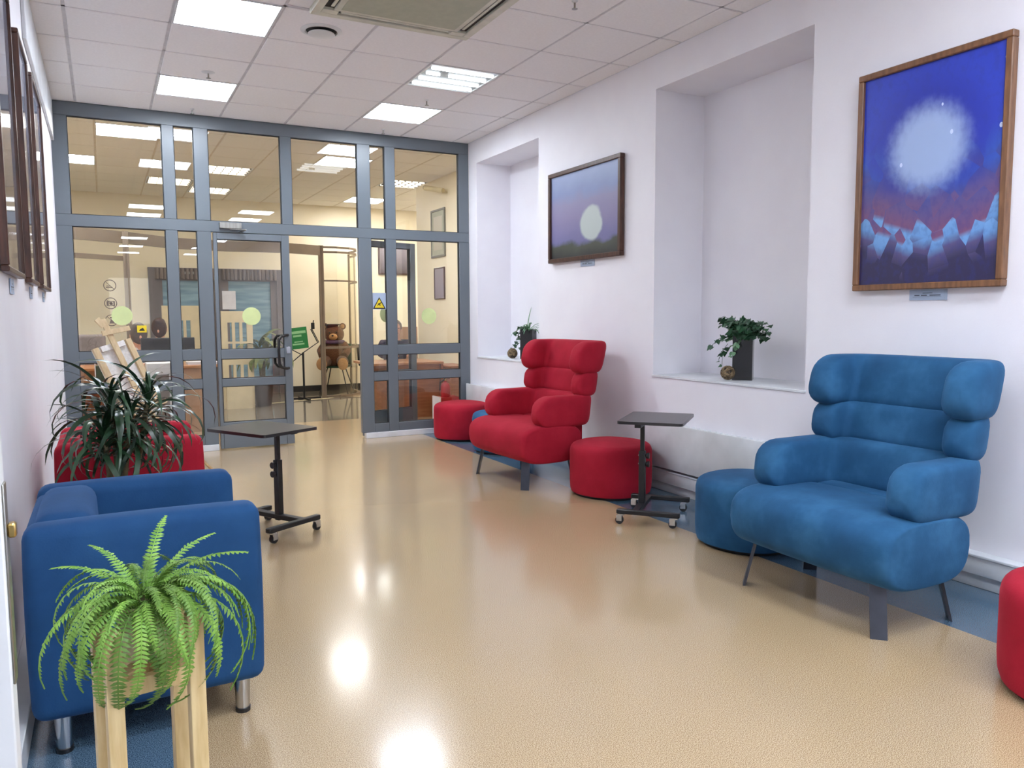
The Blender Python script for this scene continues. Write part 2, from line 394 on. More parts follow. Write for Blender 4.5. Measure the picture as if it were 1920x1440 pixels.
# foyer ceiling tiles
LOUV = [(1.22, 10.55), (0.62, 11.75), (1.22, 12.15), (3.62, 10.5)]
LIN = [(0.02, 8.75), (3.62, 12.35), (-0.58, 10.55), (2.42, 9.35), (4.8, 11.7)]
fx = [-1.18+0.6*i for i in range(12)]; fy = [YP+0.13+0.6*i for i in range(10)]
def near(x, y, L): return any(abs(x-a) < 0.3 and abs(y-b) < 0.3 for a, b in L)
snap = lambda v, g: min(g, key=lambda q: abs(q-v))
LOUV = [(snap(a, fx), snap(b, fy)) for a, b in LOUV]; LIN = [(snap(a, fx), snap(b, fy)) for a, b in LIN]
for x in fx[:-1]:
    for y in fy[:-1]:
        if near(x, y, LOUV) or near(x, y, LIN): continue
        d_ = min(0.6, YI-y)
        if d_ > 0.1: tile(x, y, 0.6, d_, M['tile_in'])
for x in fx: box('tee_bar', (x-0.012, YP+0.13, CH+0.001), (x+0.012, YI, CH+0.008), M['tbar_in'], CE)
for y in fy: box('tee_bar', (fx[0], y-0.012, CH+0.001), (6.0, y+0.012, CH+0.0075), M['tbar_in'], CE)

# ------------------------------------------------------------------ ceiling lamps
def panel_light(x, y, label, lamp='lamp', group=None):
    t = empty('ceiling_light', label, 'ceiling light', (x+0.3, y+0.3, CH), group=group)
    bm = bmesh.new(); s = 0.296
    for a, b in (((-s, -s, -.004), (s, -s+.014, .01)), ((-s, s-.014, -.004), (s, s, .01)), ((-s, -s+.014, -.004), (-s+.014, s-.014, .01)), ((s-.014, -s+.014, -.004), (s, s-.014, .01))): bx(bm, a, b)
    bmobj('frame', bm, M['white'], t)
    box('diffuser', (-s+.014, -s+.014, -0.001), (s-.014, s-.014, 0.005), M[lamp], t)
    return t
panel_light(XG, YG-0.6, 'large bright square ceiling light nearest the camera, beside the round air vent')
panel_light(XG, YG+1.2, 'bright square ceiling light over the left end of the glass partition')
panel_light(XG+1.8, YG+1.2, 'bright square ceiling light between the tube light and the right end of the glass partition')
for k in range(6):
    for j, x in enumerate((XG, XG+1.8)):
        y = 2.025 - 2.4*k
        panel_light(x, y, 'square ceiling light of the hall behind the camera, reflected in the glass', group='hall ceiling lights reflected in the glass')
panel_light(XG, YG-2.4, 'added unseen fill light panel above the top edge, left of the air conditioner')  # extra panel out of view, added to brighten the near part of the lounge
panel_light(XG, YG-4.8, 'added unseen fill light panel overhead on the left')  # added fill panel, lifts the walls near the camera
panel_light(XG+1.8, YG-4.8, 'added unseen fill light panel overhead on the right')  # second added overhead fill for the near right wall
def louvre_light(x, y, label, tube_m, cells=True, short=False):
    t = empty('louvre_light', label, 'ceiling light', (x+0.3, y+0.3, CH)); s = 0.296
    box('tray', (-s, -s, 0.006), (s, s, 0.0095), M['whiteback' if tube_m == 'tube' else 'tray_in'], t)
    bm = bmesh.new()
    for a, b in (((-s, -s, -.004), (s, -s+.016, .006)), ((-s, s-.016, -.004), (s, s, .006)), ((-s, -s+.016, -.004), (-s+.016, s-.016, .006)), ((s-.016, -s+.016, -.004), (s, s-.016, .006))): bx(bm, a, b)
    bmobj('frame', bm, M['white'], t)
    for k in range(4):
        yy = -0.21+0.14*k
        if short and k == 1:
            tubeobj('lamp_tube', [(-0.25, yy, -0.002), (-0.14, yy, -0.002)], 0.011, M[tube_m], t, 8)
            tubeobj('lamp_tube', [(-0.06, yy, -0.002), (0.26, yy, -0.002)], 0.013, M[tube_m], t, 8)
        else: tubeobj('lamp_tube', [(-0.26, yy, -0.002), (0.26, yy, -0.002)], 0.013, M[tube_m], t, 8)
    if cells:
        for k in range(6):
            u = -0.25+0.1*k
            box('louvre_blade', (u-.003, -s+.016, -.014), (u+.003, s-.016, .004), M['greymetal'], t)
    return t
louvre_light(*LIGHT4, 'dim ceiling light with four separate glowing tubes, one of them broken', 'tube', False, True)
lab = ['louvred tube light behind the third upper pane from the left', 'louvred tube light behind the two leftmost upper panes', 'louvred tube light low behind the third upper pane, nearer the back wall', 'louvred tube light behind the rightmost upper pane, left of the security camera']
for (x, y), l in zip(LOUV, lab): louvre_light(x, y, l, 'tube_in')
for i, (x, y) in enumerate(LIN):
    l = ['bright warm panel light just behind the leftmost upper pane', 'bright panel light deep in the foyer above the framed picture', 'foyer panel light left of the louvred lights', 'foyer panel light above the open doorway', 'foyer panel light in the right recess', 'foyer panel light close to the back wall, right of centre', 'foyer panel light close to the back wall, left of centre'][i]
    panel_light(x, y, l, 'lamp_in')

# air conditioner cassette
t = empty('air_conditioner', 'ceiling air conditioner cassette with grey green grille and dark air slots', 'air conditioner', (1.75, 4.49, CH))
hw = 0.53
bm = bmesh.new()
for a, b in (((-hw, -.51, -.028), (hw, -.455, .008)), ((-hw, .455, -.028), (hw, .51, .008)), ((-hw, -.455, -.028), (-hw+.055, .455, .008)), ((hw-.055, -.455, -.028), (hw, .455, .008))): bx(bm, a, b, .004, 1)
bmobj('body', bm, M['acbody'], t)
box('slot_recess', (-.475, -.455, -.010), (.475, .455, -.002), M['slot'], t)
for s in (-1, 1):
    box('flap', (-.36, min(s*.402, s*.425), -.026), (.36, max(s*.402, s*.425), -.018), M['acbody'], t, .002, 1)
    box('flap', (min(s*.420, s*.44), -.34, -.026), (max(s*.420, s*.44), .34, -.018), M['acbody'], t, .002, 1)
    box('corner_block', (-.475, min(s*.395, s*.455), -.027), (-.375, max(s*.395, s*.455), -.008), M['acbody'], t, .002, 1)
    box('corner_block', (.375, min(s*.395, s*.455), -.027), (.475, max(s*.395, s*.455), -.008), M['acbody'], t, .002, 1)
box('panel_rim', (-.41, -.385, -.030), (.41, .385, -.012), M['acbody'], t, .004, 1)
box('grille', (-.375, -.35, -.033), (.375, .35, -.028), M['acpanel'], t, .002, 1)
# round vent
t = empty('air_vent', 'round white ceiling air vent with a dark crescent opening', 'vent', (1.375, 5.325, CH))
latheobj('ring', [(0.135, 0.0), (0.135, -0.004), (0.125, -0.010), (0.105, -0.012), (0.100, 0.0)], M['white'], t, 40)
latheobj('opening', [(0.10, -0.002), (0.10, -0.0045)], M['slot'], t, 32)
latheobj('disc', [(0.03, -0.008), (0.085, -0.022), (0.088, -0.027), (0.05, -0.032), (0.005, -0.033)], M['white'], t, 32)
# sprinklers
def sprinkler(x, y, label, r):
    t = empty('sprinkler', label, 'sprinkler', (x, y, CH))
    latheobj('rosette', [(r, 0.0), (r, -0.003), (r*0.6, -0.010), (0.008, -0.012)], M['white'], t, 20)
    tubeobj('nozzle', [(0, 0, -0.01), (0, 0, -0.045)], 0.006, M['steel'], t, 8)
    latheobj('deflector', [(0.004, -0.043), (0.018, -0.046), (0.018, -0.048), (0.004, -0.049)], M['steel'], t, 12)
sprinkler(.816, 6.60, 'fire sprinkler with a white disc, above the left lamp near the partition', .05)
sprinkler(.814, 7.80, 'small fire sprinkler between the left lamp and the glass partition', .02)
sprinkler(2.613, 6.58, 'small fire sprinkler between the tube light and the right lamp', .02)
sprinkler(2.613, 7.78, 'small fire sprinkler between the right lamp and the glass partition', .02)
sprinkler(2.613, 4.15, 'small fire sprinkler right of the air conditioner at the top edge', .02)

# ------------------------------------------------------------------ glass partition
YF = YP+0.06
PT = D.objects.new('wall_glazed', None); COL.objects.link(PT); PT.location = (0, 0, 0)
st(PT, 'grey metal framed glass partition between the lounge and the foyer')
def mem(name, x0, x1, z0, z1, m='frame', y0=YP, y1=YF, bev=.003):
    return box(name, (x0, y0, z0), (x1, y1, z1), M[m], PT, bev, 1)
FXL = XL-0.01
ZT0, ZT1 = 3.07, 3.19; ZM0, ZM1 = 2.112, 2.215; ZR0, ZR1 = 0.890, 0.992; ZS0, ZS1 = 0.612, 0.702; ZB = 0.152
mem('top_rail', FXL, XR, ZT0, ZT1); mem('transom', FXL, XR, ZM0, ZM1)
for a, b, z0, z1 in ((FXL, -.198, 0, ZT0), (.562, .664, 0, ZT0), (.835, .962, 0, ZT0), (1.631, 1.736, ZM1, ZT0), (2.405, 2.540, 0, ZT0), (2.702, 2.812, 0, ZT0), (3.549, XR, 0, ZT0)):
    if z0 == 0: mem('mullion', a, b, 0.06, ZM0); mem('mullion', a, b, ZM1, ZT0)
    else: mem('mullion', a, b, z0, z1)
lowcols = [(-.198, .562), (.664, .835), (2.540, 2.702), (2.812, 3.549)]
for a, b in lowcols:
    mem('rail', a, b, ZR0, ZR1); mem('rail', a, b, ZS0, ZS1); mem('rail', a, b, .06, ZB)
box('plinth', (FXL, YP-.012, 0), (.962, YF, .06), M['trim'], PT, .003, 1)
box('plinth', (2.44, YP-.012, 0), (XR, YF, .06), M['trim'], PT, .003, 1)
YGz = YP+0.03
def pane(x0, x1, z0, z1, parent=PT, y=YGz):
    bm = bmesh.new()
    g = .006
    for a, b in (((x0, y-.016, z0), (x0+g, y+.016, z1)), ((x1-g, y-.016, z0), (x1, y+.016, z1)), ((x0+g, y-.016, z0), (x1-g, y+.016, z0+g)), ((x0+g, y-.016, z1-g), (x1-g, y+.016, z1))): bx(bm, a, b)
    gk = bmobj('gasket', bm, M['gasket'], parent)
    box('pane', (x0+g, y-.003, z0+g), (x1-g, y+.003, z1-g), M['glass'], parent)
for a, b in ((-.198, .562), (.664, .835), (.962, 1.631), (1.736, 2.405), (2.540, 2.702), (2.812, 3.549)): pane(a, b, ZM1, ZT0)
for a, b in lowcols: pane(a, b, ZR1, ZM0); pane(a, b, ZS1, ZR0); pane(a, b, ZB, ZS0)
# vinyl dots and warning labels on the glass
def disc(name, x, z, r, m, parent, y=YGz-.0045, n=28, th=.001):
    vs = [(x+r*math.cos(2*PI*k/n), y, z+r*math.sin(2*PI*k/n)) for k in range(n)]
    vs += [(a, b+th, c) for a, b, c in vs]
    fs = [tuple(range(n))[::-1], tuple(range(n, 2*n))] + [(k, (k+1) % n, n+(k+1) % n, n+k) for k in range(n)]
    return pymesh(name, vs, fs, M[m], parent)
def ringo(name, x, z, r, wd, m, parent, y=YGz-.0042, n=28):
    vs = []; fs = []
    for k in range(n):
        a = 2*PI*k/n
        vs += [(x+r*math.cos(a), y, z+r*math.sin(a)), (x+(r-wd)*math.cos(a), y, z+(r-wd)*math.sin(a))]
    for k in range(n): q = 2*k; w2 = 2*((k+1) % n); fs.append((q, w2, w2+1, q+1))
    c, s = math.cos(PI*.75), math.sin(PI*.75); hw_ = wd*.35; b = len(vs)
    for e, g in ((1, 1), (1, -1), (-1, -1), (-1, 1)): vs.append((x+(r-wd)*c*e+hw_*s*g, y-.0003, z+(r-wd)*s*e-hw_*c*g))
    fs.append((b, b+1, b+2, b+3))
    return pymesh(name, vs, fs, M[m], parent)
disc('round_sticker', .166, 1.317, .088, 'dot', PT); disc('round_sticker', 3.186, 1.298, .088, 'dot', PT)
for k, z in enumerate((1.592, 1.430, 1.275)):
    ringo('prohibition_sign', .078, z, .053, .007, 'greyink', PT)
    if k == 0:
        boxes('prohibition_mark', [((.045, YGz-.0045, z-.022), (.10, YGz-.0035, z-.014)), ((.05, YGz-.0045, z-.008), (.085, YGz-.0035, z-.002))], M['greyink'], PT)
    elif k == 1:
        boxes('prohibition_mark', [((.045, YGz-.0045, z-.024), (.062, YGz-.0035, z+.02)), ((.062, YGz-.0045, z-.024), (.112, YGz-.0035, z-.018)), ((.062, YGz-.0045, z+.014), (.112, YGz-.0035, z+.02)), ((.1, YGz-.0045, z-.018), (.112, YGz-.0035, z+.014))], M['greyink'], PT)
        disc('prohibition_mark', .081, z-.002, .014, 'greyink', PT)
    else:
        pymesh('prohibition_mark', [(.06, YGz-.005, z-.03), (.11, YGz-.005, z-.03), (.075, YGz-.005, z+.015)], [(0, 1, 2)], M['greyink'], PT)
        disc('prohibition_mark', .074, z+.024, .008, 'greyink', PT)
box('yellow_label', (.286, YGz-.006, 1.16), (.366, YGz-.004, 1.225), M['yellow'], PT)
pymesh('label_print', [(.30, YGz-.007, 1.175), (.352, YGz-.007, 1.175), (.335, YGz-.007, 1.205), (.31, YGz-.007, 1.19)], [(0, 1, 2, 3)], M['ink'], PT)
box('warning_label', (2.548, YGz-.006, 1.372), (2.702, YGz-.004, 1.545), M['card'], PT)
def tri(name, x, z, s, m, y): return pymesh(name, [(x-s*.5, y, z-s*.42), (x+s*.5, y, z-s*.42), (x, y, z+s*.46)], [(0, 1, 2)], M[m], PT)
tri('warning_triangle', 2.622, 1.437, .142, 'ink', YGz-.007); tri('warning_triangle', 2.622, 1.434, .108, 'yellow', YGz-.008)
pymesh('warning_print', [(2.597, YGz-.009, 1.408), (2.606, YGz-.009, 1.42), (2.604, YGz-.009, 1.432), (2.62, YGz-.009, 1.436), (2.647, YGz-.009, 1.45), (2.65, YGz-.009, 1.444), (2.63, YGz-.009, 1.43), (2.634, YGz-.009, 1.408), (2.626, YGz-.009, 1.41), (2.62, YGz-.009, 1.424), (2.612, YGz-.009, 1.42), (2.605, YGz-.009, 1.406)], [tuple(range(12))], M['ink'], PT)

# door leaves
def door_leaf(root, x0, x1, sgn=1):
    """leaf in local coordinates: hinge stile at x0, free stile at x1"""
    W0, W1 = min(x0, x1), max(x0, x1); p0, p1 = W0+.032, W1-.074
    if sgn < 0: p0, p1 = W0+.074, W1-.032
    for a, b in ((W0, p0), (p1, W1)): box('stile', (a, -.03, .012), (b, .03, 2.106), M['frame'], root, .003, 1)
    for z0, z1 in ((.012, .268), (.622, .698), (.892, .984), (2.044, 2.106)): box('rail', (p0, -.03, z0), (p1, .03, z1), M['frame'], root, .003, 1)
    for z0, z1 in ((.268, .622), (.698, .892), (.984, 2.044)): pane(p0, p1, z0, z1, root, 0)
    return p0, p1
D1 = D.objects.new('door_1', None); COL.objects.link(D1); D1.location = (.978, YP+.022, 0)
st(D1, 'closed left leaf of the grey glazed double door')
door_leaf(D1, 0, .712)
disc('round_sticker', .332, 1.306, .088, 'dot', D1, y=-.0045)
for yy, sy in ((-.03, -1), (.03, 1)):
    xx = .672
    pts = [(xx, yy, 1.115), (xx-.03, yy+sy*.05, 1.115), (xx-.08, yy+sy*.075, 1.105), (xx-.105, yy+sy*.08, 1.07), (xx-.108, yy+sy*.08, .95), (xx-.105, yy+sy*.08, .83), (xx-.08, yy+sy*.075, .795), (xx-.03, yy+sy*.05, .783), (xx, yy, .783)]
    tubeobj('pull_handle', pts, .0145, M['blackgloss'], D1, 10)
hb = box('lock_plate', (.655, -.036, .93), (.695, -.03, 1.0), M['chrome'], D1, .002, 1)
D2 = D.objects.new('door_2', None); COL.objects.link(D2); D2.location = (2.452, YF+.045, 0); D2.rotation_euler = (0, 0, math.atan2(.27, .70)); st(D2, 'right leaf of the grey glazed double door, swung open into the foyer')
door_leaf(D2, 0, .745)
disc('round_sticker', .33, 1.32, .088, 'dot', D2, y=-.0045)
for z in (1.89, 1.57, .3): tubeobj('hinge', [(2.441, YF-.02, z-.05), (2.441, YF-.02, z+.05)], .012, M['gunmetal'], PT, 8)
t = empty('door_closer', 'silver overhead door closer box with folding arm above the glass door', 'door closer', (1.03, YP, 2.155))
box('body', (.005, -.055, -.01), (.205, -.001, .048), M['steel'], t, .004, 1)
bm = bmesh.new(); bar(bm, (.10, -.03, -.014), (.235, -.10, -.02), .02, .006); bar(bm, (.235, -.10, -.02), (.19, -.012, -.04), .02, .006)
bmobj('arm', bm, M['steel'], t)

# skirting / heaters on the right wall
t = st(boxes('baseboard_right', [((XR-.030, YB, 0), (XR, YP-.012, .06)), ((XR-.062, YB, .07), (XR, YP-.012, .155))], M['white'], bev=.003))
box('cap', (XR-.07, YB, .155), (XR, YP-.012, .168), M['trim'], t, .003, 1)
def radiator(y0, y1, z0, z1, label):
    t = empty('radiator', label, 'radiator', (XR, (y0+y1)/2, 0)); L = (y1-y0)/2
    box('front_panel', (-.085, -L, z0), (-.067, L, z1), M['white'], t, .006, 2)
    box('casing', (-.067, -L+.01, z0+.06), (0, L-.01, z1-.012), M['white'], t)
    bm = bmesh.new()
    for k in range(24): bx(bm, (-.060, -L+.05+k*(2*L-.1)/24, z1-.011), (-.012, -L+.062+k*(2*L-.1)/24, z1-.003))
    tag(bmobj('top_grille', bm, M['trim'], t), kind='stuff')
radiator(3.34, 4.76, .185, .515, 'long flat white radiator under the niche with the ivy vase, behind the side table')
radiator(6.5, 7.96, .185, .545, 'flat white radiator under the far niche, behind the red pouf by the partition')
# skirting casing, left wall
t = st(box('baseboard_left', (XL, 1.14, 0), (-.252, YP-.012, .10), M['white'], None, .003, 1))

# opened door leaf at the bottom left corner
t = D.objects.new('door_3', None); COL.objects.link(t); t.location = (-.99, .985, 0); st(t, 'white door leaf standing open at the left edge, with lock plate')
box('leaf', (0, 0, .01), (.885, .04, 2.05), M['white'], t, .002, 1)
box('faceplate', (.885, .008, .90), (.8875, .032, 1.125), M['steel'], t, .001, 1)
box('latch_bolt', (.8875, .013, 1.064), (.896, .027, 1.080), M['brass'], t, .002, 1)
boxes('door_jamb', [((-.01, 0, 0), (.0, .12, 2.12))], M['trim'], t)

# ------------------------------------------------------------------ upholstered chairs
def superring(a, b, n, k=28):
    out = []
    for i in range(k):
        th = 2*PI*i/k; c, s = math.cos(th), math.sin(th)
        out.append((a*math.copysign(abs(c)**(2/n), c), b*math.copysign(abs(s)**(2/n), s)))
    return out
def roll(name, path, t, h, zc, m, parent, nexp=3.2, lean=0.0, endr=None, k=28):
    """upholstered bolster swept along a plan path with rounded ends"""
    P = [Vector((x, y, 0)) for x, y in path]
    # resample
    seg = [0]
    for a, b in zip(P, P[1:]): seg.append(seg[-1]+(b-a).length)
    L = seg[-1]; endr = endr or h/2
    def at(s):
        for i in range(len(seg)-1):
            if s <= seg[i+1] or i == len(seg)-2:
                f = (s-seg[i])/(seg[i+1]-seg[i]); return P[i].lerp(P[i+1], f)
    ss = []
    for j in range(9): ss.append(endr*(1-math.cos(j/8*PI/2)))
    nmid = max(8, int((L-2*endr)/.03)); mid = [endr+(L-2*endr)*j/nmid for j in range(1, nmid)]
    full = ss + mid + [L-s for s in reversed(ss)]
    full[0] = 0.0004; full[-1] = L-0.0004
    bm = bmesh.new(); rings = []
    for s in full:
        p = at(s); d = (at(min(s+.01, L)) - at(max(s-.01, 0))).normalized(); nrm = Vector((d.y, -d.x, 0))
        e = min(s, L-s)
        if e < endr:
            q = (endr-e)/endr; sh = max((1-q*q), 0)**.5; sw = max(1-q**5, 0)**(1/2.5)
            sh = max(sh, .12); sw = max(sw, .30)
        else: sh = sw = 1
        ring = []
        for u, v in superring(t/2*sw, h/2*sh, nexp, k):
            z = zc+v
            pos = p+nrm*u; ring.append(bm.verts.new((pos.x+lean*(z-zc), pos.y, z)))
        rings.append(ring)
    for a, b in zip(rings, rings[1:]):
        for i in range(k): bm.faces.new((a[i], a[(i+1) % k], b[(i+1) % k], b[i]))
    bm.faces.new(rings[0][::-1]); bm.faces.new(rings[-1])
    return bmobj(name, bm, m, parent, auto=math.radians(60))
def upath(xf, xb, w_, t, rc):
    w2 = w_-t/2; xb2 = xb-t/2; pts = [(xf, -w2), (xb2-rc, -w2)]
    for i in range(1, 9): a = -PI/2+PI/2*i/8; pts.append((xb2-rc+rc*math.cos(a), -w2+rc+rc*math.sin(a)))
    pts += [(x, -y) for x, y in reversed(pts[1:])]
    pts.append((xf, w2)); return pts
def wing_chair(label, loc, rz, m):
    t = empty('lounge_chair', label, 'armchair', loc, rz)
    # seat block: D-shaped side profile run across the width with softly rounded ends
    xc, a, zc, b = -.028, .268, .332, .144
    W = .435; bm = bmesh.new(); rings = []
    prof = superring(a, b, 3.4, 40)
    ysn = [-W] + [-W+.045*(1-math.cos(j/6*PI/2)) for j in range(1, 7)] + [-W+.045+(2*W-.09)*j/16 for j in range(1, 16)]
    ysn = ysn + [W-.045*(1-math.cos(j/6*PI/2)) for j in range(6, 0, -1)] + [W]
    for y in ysn:
        e = W-abs(y); sc = 1 if e >= .045 else .88+.12*(1-((.045-e)/.045)**2)**.5
        ring = []
        for u, v in prof:
            crown = 0.012*(1-(y/W)**2) if v > 0 else 0
            fwd = -.018*(1-(y/W)**2) if u < 0 else 0
            x = u*sc*(1+.03*(1-(v/b)**2)) + fwd
            if v < 0: x *= (1+.06*v/b)
            ring.append(bm.verts.new((xc+x, y, zc+v*sc+crown)))
        rings.append(ring)
    for p, q in zip(rings, rings[1:]):
        for i in range(40): bm.faces.new((p[i], p[(i+1) % 40], q[(i+1) % 40], q[i]))
    bm.faces.new(rings[0][::-1]); bm.faces.new(rings[-1])
    bmobj('seat', bm, m, t, auto=math.radians(60))
    roll('arm_bolster', upath(-.160, .405, .440, .150, .12), .150, .240, .572, m, t, 4.5, lean=.12)
    roll('middle_back_bolster', upath(.215, .475, .420, .140, .11), .140, .200, .772, m, t, 4.0, lean=.15, endr=.085)
    roll('head_bolster', upath(.200, .540, .430, .150, .11), .155, .250, .975, m, t, 4.0, lean=.25, endr=.105)
    box('inner_base', (.14, -.30, .25), (.34, .30, .478), m, t, .02, 2)
    for sx, sy in ((-1, -1), (-1, 1), (1, -1), (1, 1)):
        bm = bmesh.new()
        tx, ty = -sy*sx*0+0, 0
        top = Vector((sx*.19-.02, sy*.33, .235)); bot = Vector((sx*.225-.02, sy*.372, 0.0))
        tg = Vector((sy, -sx, 0)).normalized() if True else None
        nn = Vector((sx, sy, 0)).normalized()
        vs = []
        for P_ in (bot, top):
            for e, g in ((-1, -1), (1, -1), (1, 1), (-1, 1)): vs.append(bm.verts.new(P_+tg*.032*e+nn*.006*g))
        for f in ((0, 1, 2, 3), (4, 5, 6, 7), (0, 1, 5, 4), (1, 2, 6, 5), (2, 3, 7, 6), (3, 0, 4, 7)): bm.faces.new([vs[i] for i in f])
        bmobj('leg', bm, M['gunmetal'], t)
    return t
wing_chair('large blue velvet high-backed wing chair with stacked bolsters, nearest on the right', (2.95, 2.375, 0), 0, M['blue'])
wing_chair('red high-backed wing chair with stacked bolsters, beyond the side table', (2.965, 5.42, 0), math.radians(3), M['red'])

def soft(name, a, b, r, m, parent, puff=0.0, seg=4, cuts=6):
    """rounded block, optionally puffed"""
    bm = bmesh.new(); bx(bm, a, b, r, seg)
    c = [(a[i]+b[i])/2 for i in range(3)]; hh = [(b[i]-a[i])/2 for i in range(3)]
    if puff:
        big = [e for e in bm.edges if e.calc_length() > .1]
        bmesh.ops.subdivide_edges(bm, edges=big, cuts=cuts, use_grid_fill=True)
        for v in bm.verts:
            q = [max(0, 1-((v.co[i]-c[i])/hh[i])**2) for i in range(3)]
            for i in range(3):
                o_ = [q[j] for j in range(3) if j != i]
                v.co[i] += puff*(v.co[i]-c[i])/hh[i]*(o_[0]*o_[1])
    return bmobj(name, bm, m, parent, auto=math.radians(60))
def box_chair(label, loc, m):
    t = empty('tub_chair', label, 'armchair', loc)
    # local: x 0 = back, +x = front; y 0 = near side
    soft('arm', (0, 0, .125), (.655, .125, .705), .038, m, t, .006)
    soft('arm', (0, .600, .125), (.655, .725, .705), .038, m, t, .006)
    soft('backrest', (0, .122, .125), (.125, .603, .690), .028, m, t)
    soft('back_cushion', (.020, .118, .36), (.185, .608, .712), .045, m, t, .010)
    soft('seat_cushion', (.13, .127, .27), (.640, .598, .44), .035, m, t, .015)
    soft('base', (.02, .12, .125), (.635, .605, .275), .02, m, t)
    for x, y in ((.075, .075), (.590, .075), (.075, .65), (.590, .65)):
        lg = latheobj('leg', [(.021, .012), (.027, .13)], M['chrome'], t, 20, (x, y, 0))
        latheobj('foot', [(.023, 0), (.024, .014)], M['black'], lg, 20, (x, y, 0))
    return t
box_chair('dark blue box armchair against the left wall, behind the fern', (-.232, 2.55, 0), M['blue_dark'])
box_chair('red box armchair against the left wall, mostly behind the dracaena', (-.228, 4.18, 0), M['red'])

def pouf(label, x, y, m, r=.285, h=.385):
    t = empty('pouf', label, 'pouf', (x, y, 0), random.uniform(0, 1))
    prof = [(r*.97, .022), (r, .05)] + [(r*1.012, .05+(h-.12)*k/5) for k in range(1, 6)]
    for k in range(1, 7): a = k/6*PI/2; prof.append((r*1.0-.055*(1-math.cos(a)), h-.055+.05*math.sin(a)))
    prof += [(r*.5, h+.010), (r*.05, h+.013)]
    latheobj('cushion', prof, m, t, 48, sq=2.25)
    latheobj('base', [(r*.88, 0), (r*.90, .024)], M['black'], t, 40, sq=2.25)
pouf('red round pouf between the side table and the red wing chair', 3.255, 4.665, M['red'])
pouf('blue round pouf tucked beside the blue wing chair', 3.225, 3.25, M['blue'])
pouf('red round pouf farthest away, in front of the glass partition', 3.35, 7.56, M['red'])
pouf('blue round pouf mostly hidden behind the red wing chair', 3.385, 6.66, M['blue'])
pouf('red round pouf cut off by the right edge of the picture', 2.94, 1.345, M['red'])

# ------------------------------------------------------------------ side tables on castors
def side_table(label, loc, rz, cu, cv, zt=.64):
    t = empty('side_table', label, 'table', loc, rz)
    # local x = u, local -y = v
    tx, ty = cu, -cv; hu, hv = .262, .205; r = .025; bm = bmesh.new(); ring = []
    for sx, sy, a0 in ((1, 1, 0), (-1, 1, PI/2), (-1, -1, PI), (1, -1, 1.5*PI)):
        for k in range(6): a = a0+PI/2*k/5; ring.append((tx+sx*(hu-r)+r*math.cos(a), ty+sy*(hv-r)+r*math.sin(a)))
    lo = [bm.verts.new((x, y, zt-.018)) for x, y in ring]; hi = [bm.verts.new((x, y, zt)) for x, y in ring]; n = len(ring)
    bm.faces.new(lo[::-1]); bm.faces.new(hi)
    for k in range(n): bm.faces.new((lo[k], lo[(k+1) % n], hi[(k+1) % n], hi[k]))
    bmobj('table_top', bm, M['tabletop'], t, auto=math.radians(40))
    boxes('bracket', [((-.16, -.02, zt-.040), (.16, .02, zt-.018)), ((-.03, -.20, zt-.036), (.03, .04, zt-.018))], M['black'], t)
    box('upper_post', (-.013, -.013, .35), (.013, .013, zt-.036), M['black'], t, .002, 1)
    box('lower_post', (-.020, -.020, .055), (.020, .020, .43), M['black'], t, .003, 1)
    for z in (.40, .345):
        tubeobj('knob', [(0, -.020, z), (0, -.030, z), (0, -.045, z)], [.008, .019, .020], M['black'], t, 12)
        tubeobj('bolt', [(0, .020, z), (0, .026, z)], .006, M['chrome'], t, 8)
    box('cross_bar', (-.215, -.022, .062), (.215, .022, .092), M['black'], t, .003, 1)
    for u in (-.22, .22):
        box('foot_bar', (u-.020, -.275, .066), (u+.020, .115, .094), M['black'], t, .004, 1)
        for v in (-.085, .245):
            y = -v
            cs = boxes('caster', [((u-.020, y-.020, .058), (u+.020, y+.020, .066)), ((u-.017, y-.004, .020), (u-.012, y+.030, .060)), ((u+.012, y-.004, .020), (u+.017, y+.030, .060))], M['chrome'], t)
            tubeobj('wheel', [(u-.011, y+.012, .025), (u+.011, y+.012, .025)], .025, M['black'], cs, 16)
    return t
side_table('small black side table on castors beside the red pouf on the right', (3.045, 4.01, 0), math.radians(41.8), .08, .075)
side_table('small black side table on castors in front of the armchairs on the left', (.915, 4.85, 0), math.radians(-60.4), -.01, .10)

# ------------------------------------------------------------------ pictures
def picture(name, label, loc, rz, W, Hh, m_frame, m_art, fw=.03, depth=.035, mat_w=0, m_mat=None):
    """hangs on a wall; local x along the wall, local -y out of it, z up, origin at bottom centre"""
    t = empty(name, label, 'picture', loc, rz)
    bm = bmesh.new(); d = -depth
    for a, b in (((-W/2, d, 0), (W/2, 0, fw)), ((-W/2, d, Hh-fw), (W/2, 0, Hh)), ((-W/2, d, fw), (-W/2+fw, 0, Hh-fw)), ((W/2-fw, d, fw), (W/2, 0, Hh-fw))): bx(bm, a, b, .004, 1)
    bmobj('frame', bm, m_frame, t)
    if mat_w:
        box('mount', (-W/2+fw, d*.5-.002, fw), (W/2-fw, d*.5+.002, Hh-fw), m_mat, t)
        fw = fw+mat_w; box('painting', (-W/2+fw, d*.5-.004, fw), (W/2-fw, d*.5-.002, Hh-fw), m_art, t)
    else: box('painting', (-W/2+fw, d*.6, fw), (W/2-fw, d*.6+.004, Hh-fw), m_art, t)
    return t
def art(name, stops_fn, gloss=0.35):
    t = NT(name); c = t.n('ShaderNodeTexCoord'); sp = t.n('ShaderNodeSeparateXYZ'); t.l(c.outputs['Generated'], sp.inputs[0])
    t.b.inputs['Roughness'].default_value = gloss
    col = stops_fn(t, sp.outputs['X'], sp.outputs['Z'], c.outputs['Generated']); t.l(col, t.b.inputs['Base Color']); return t.m
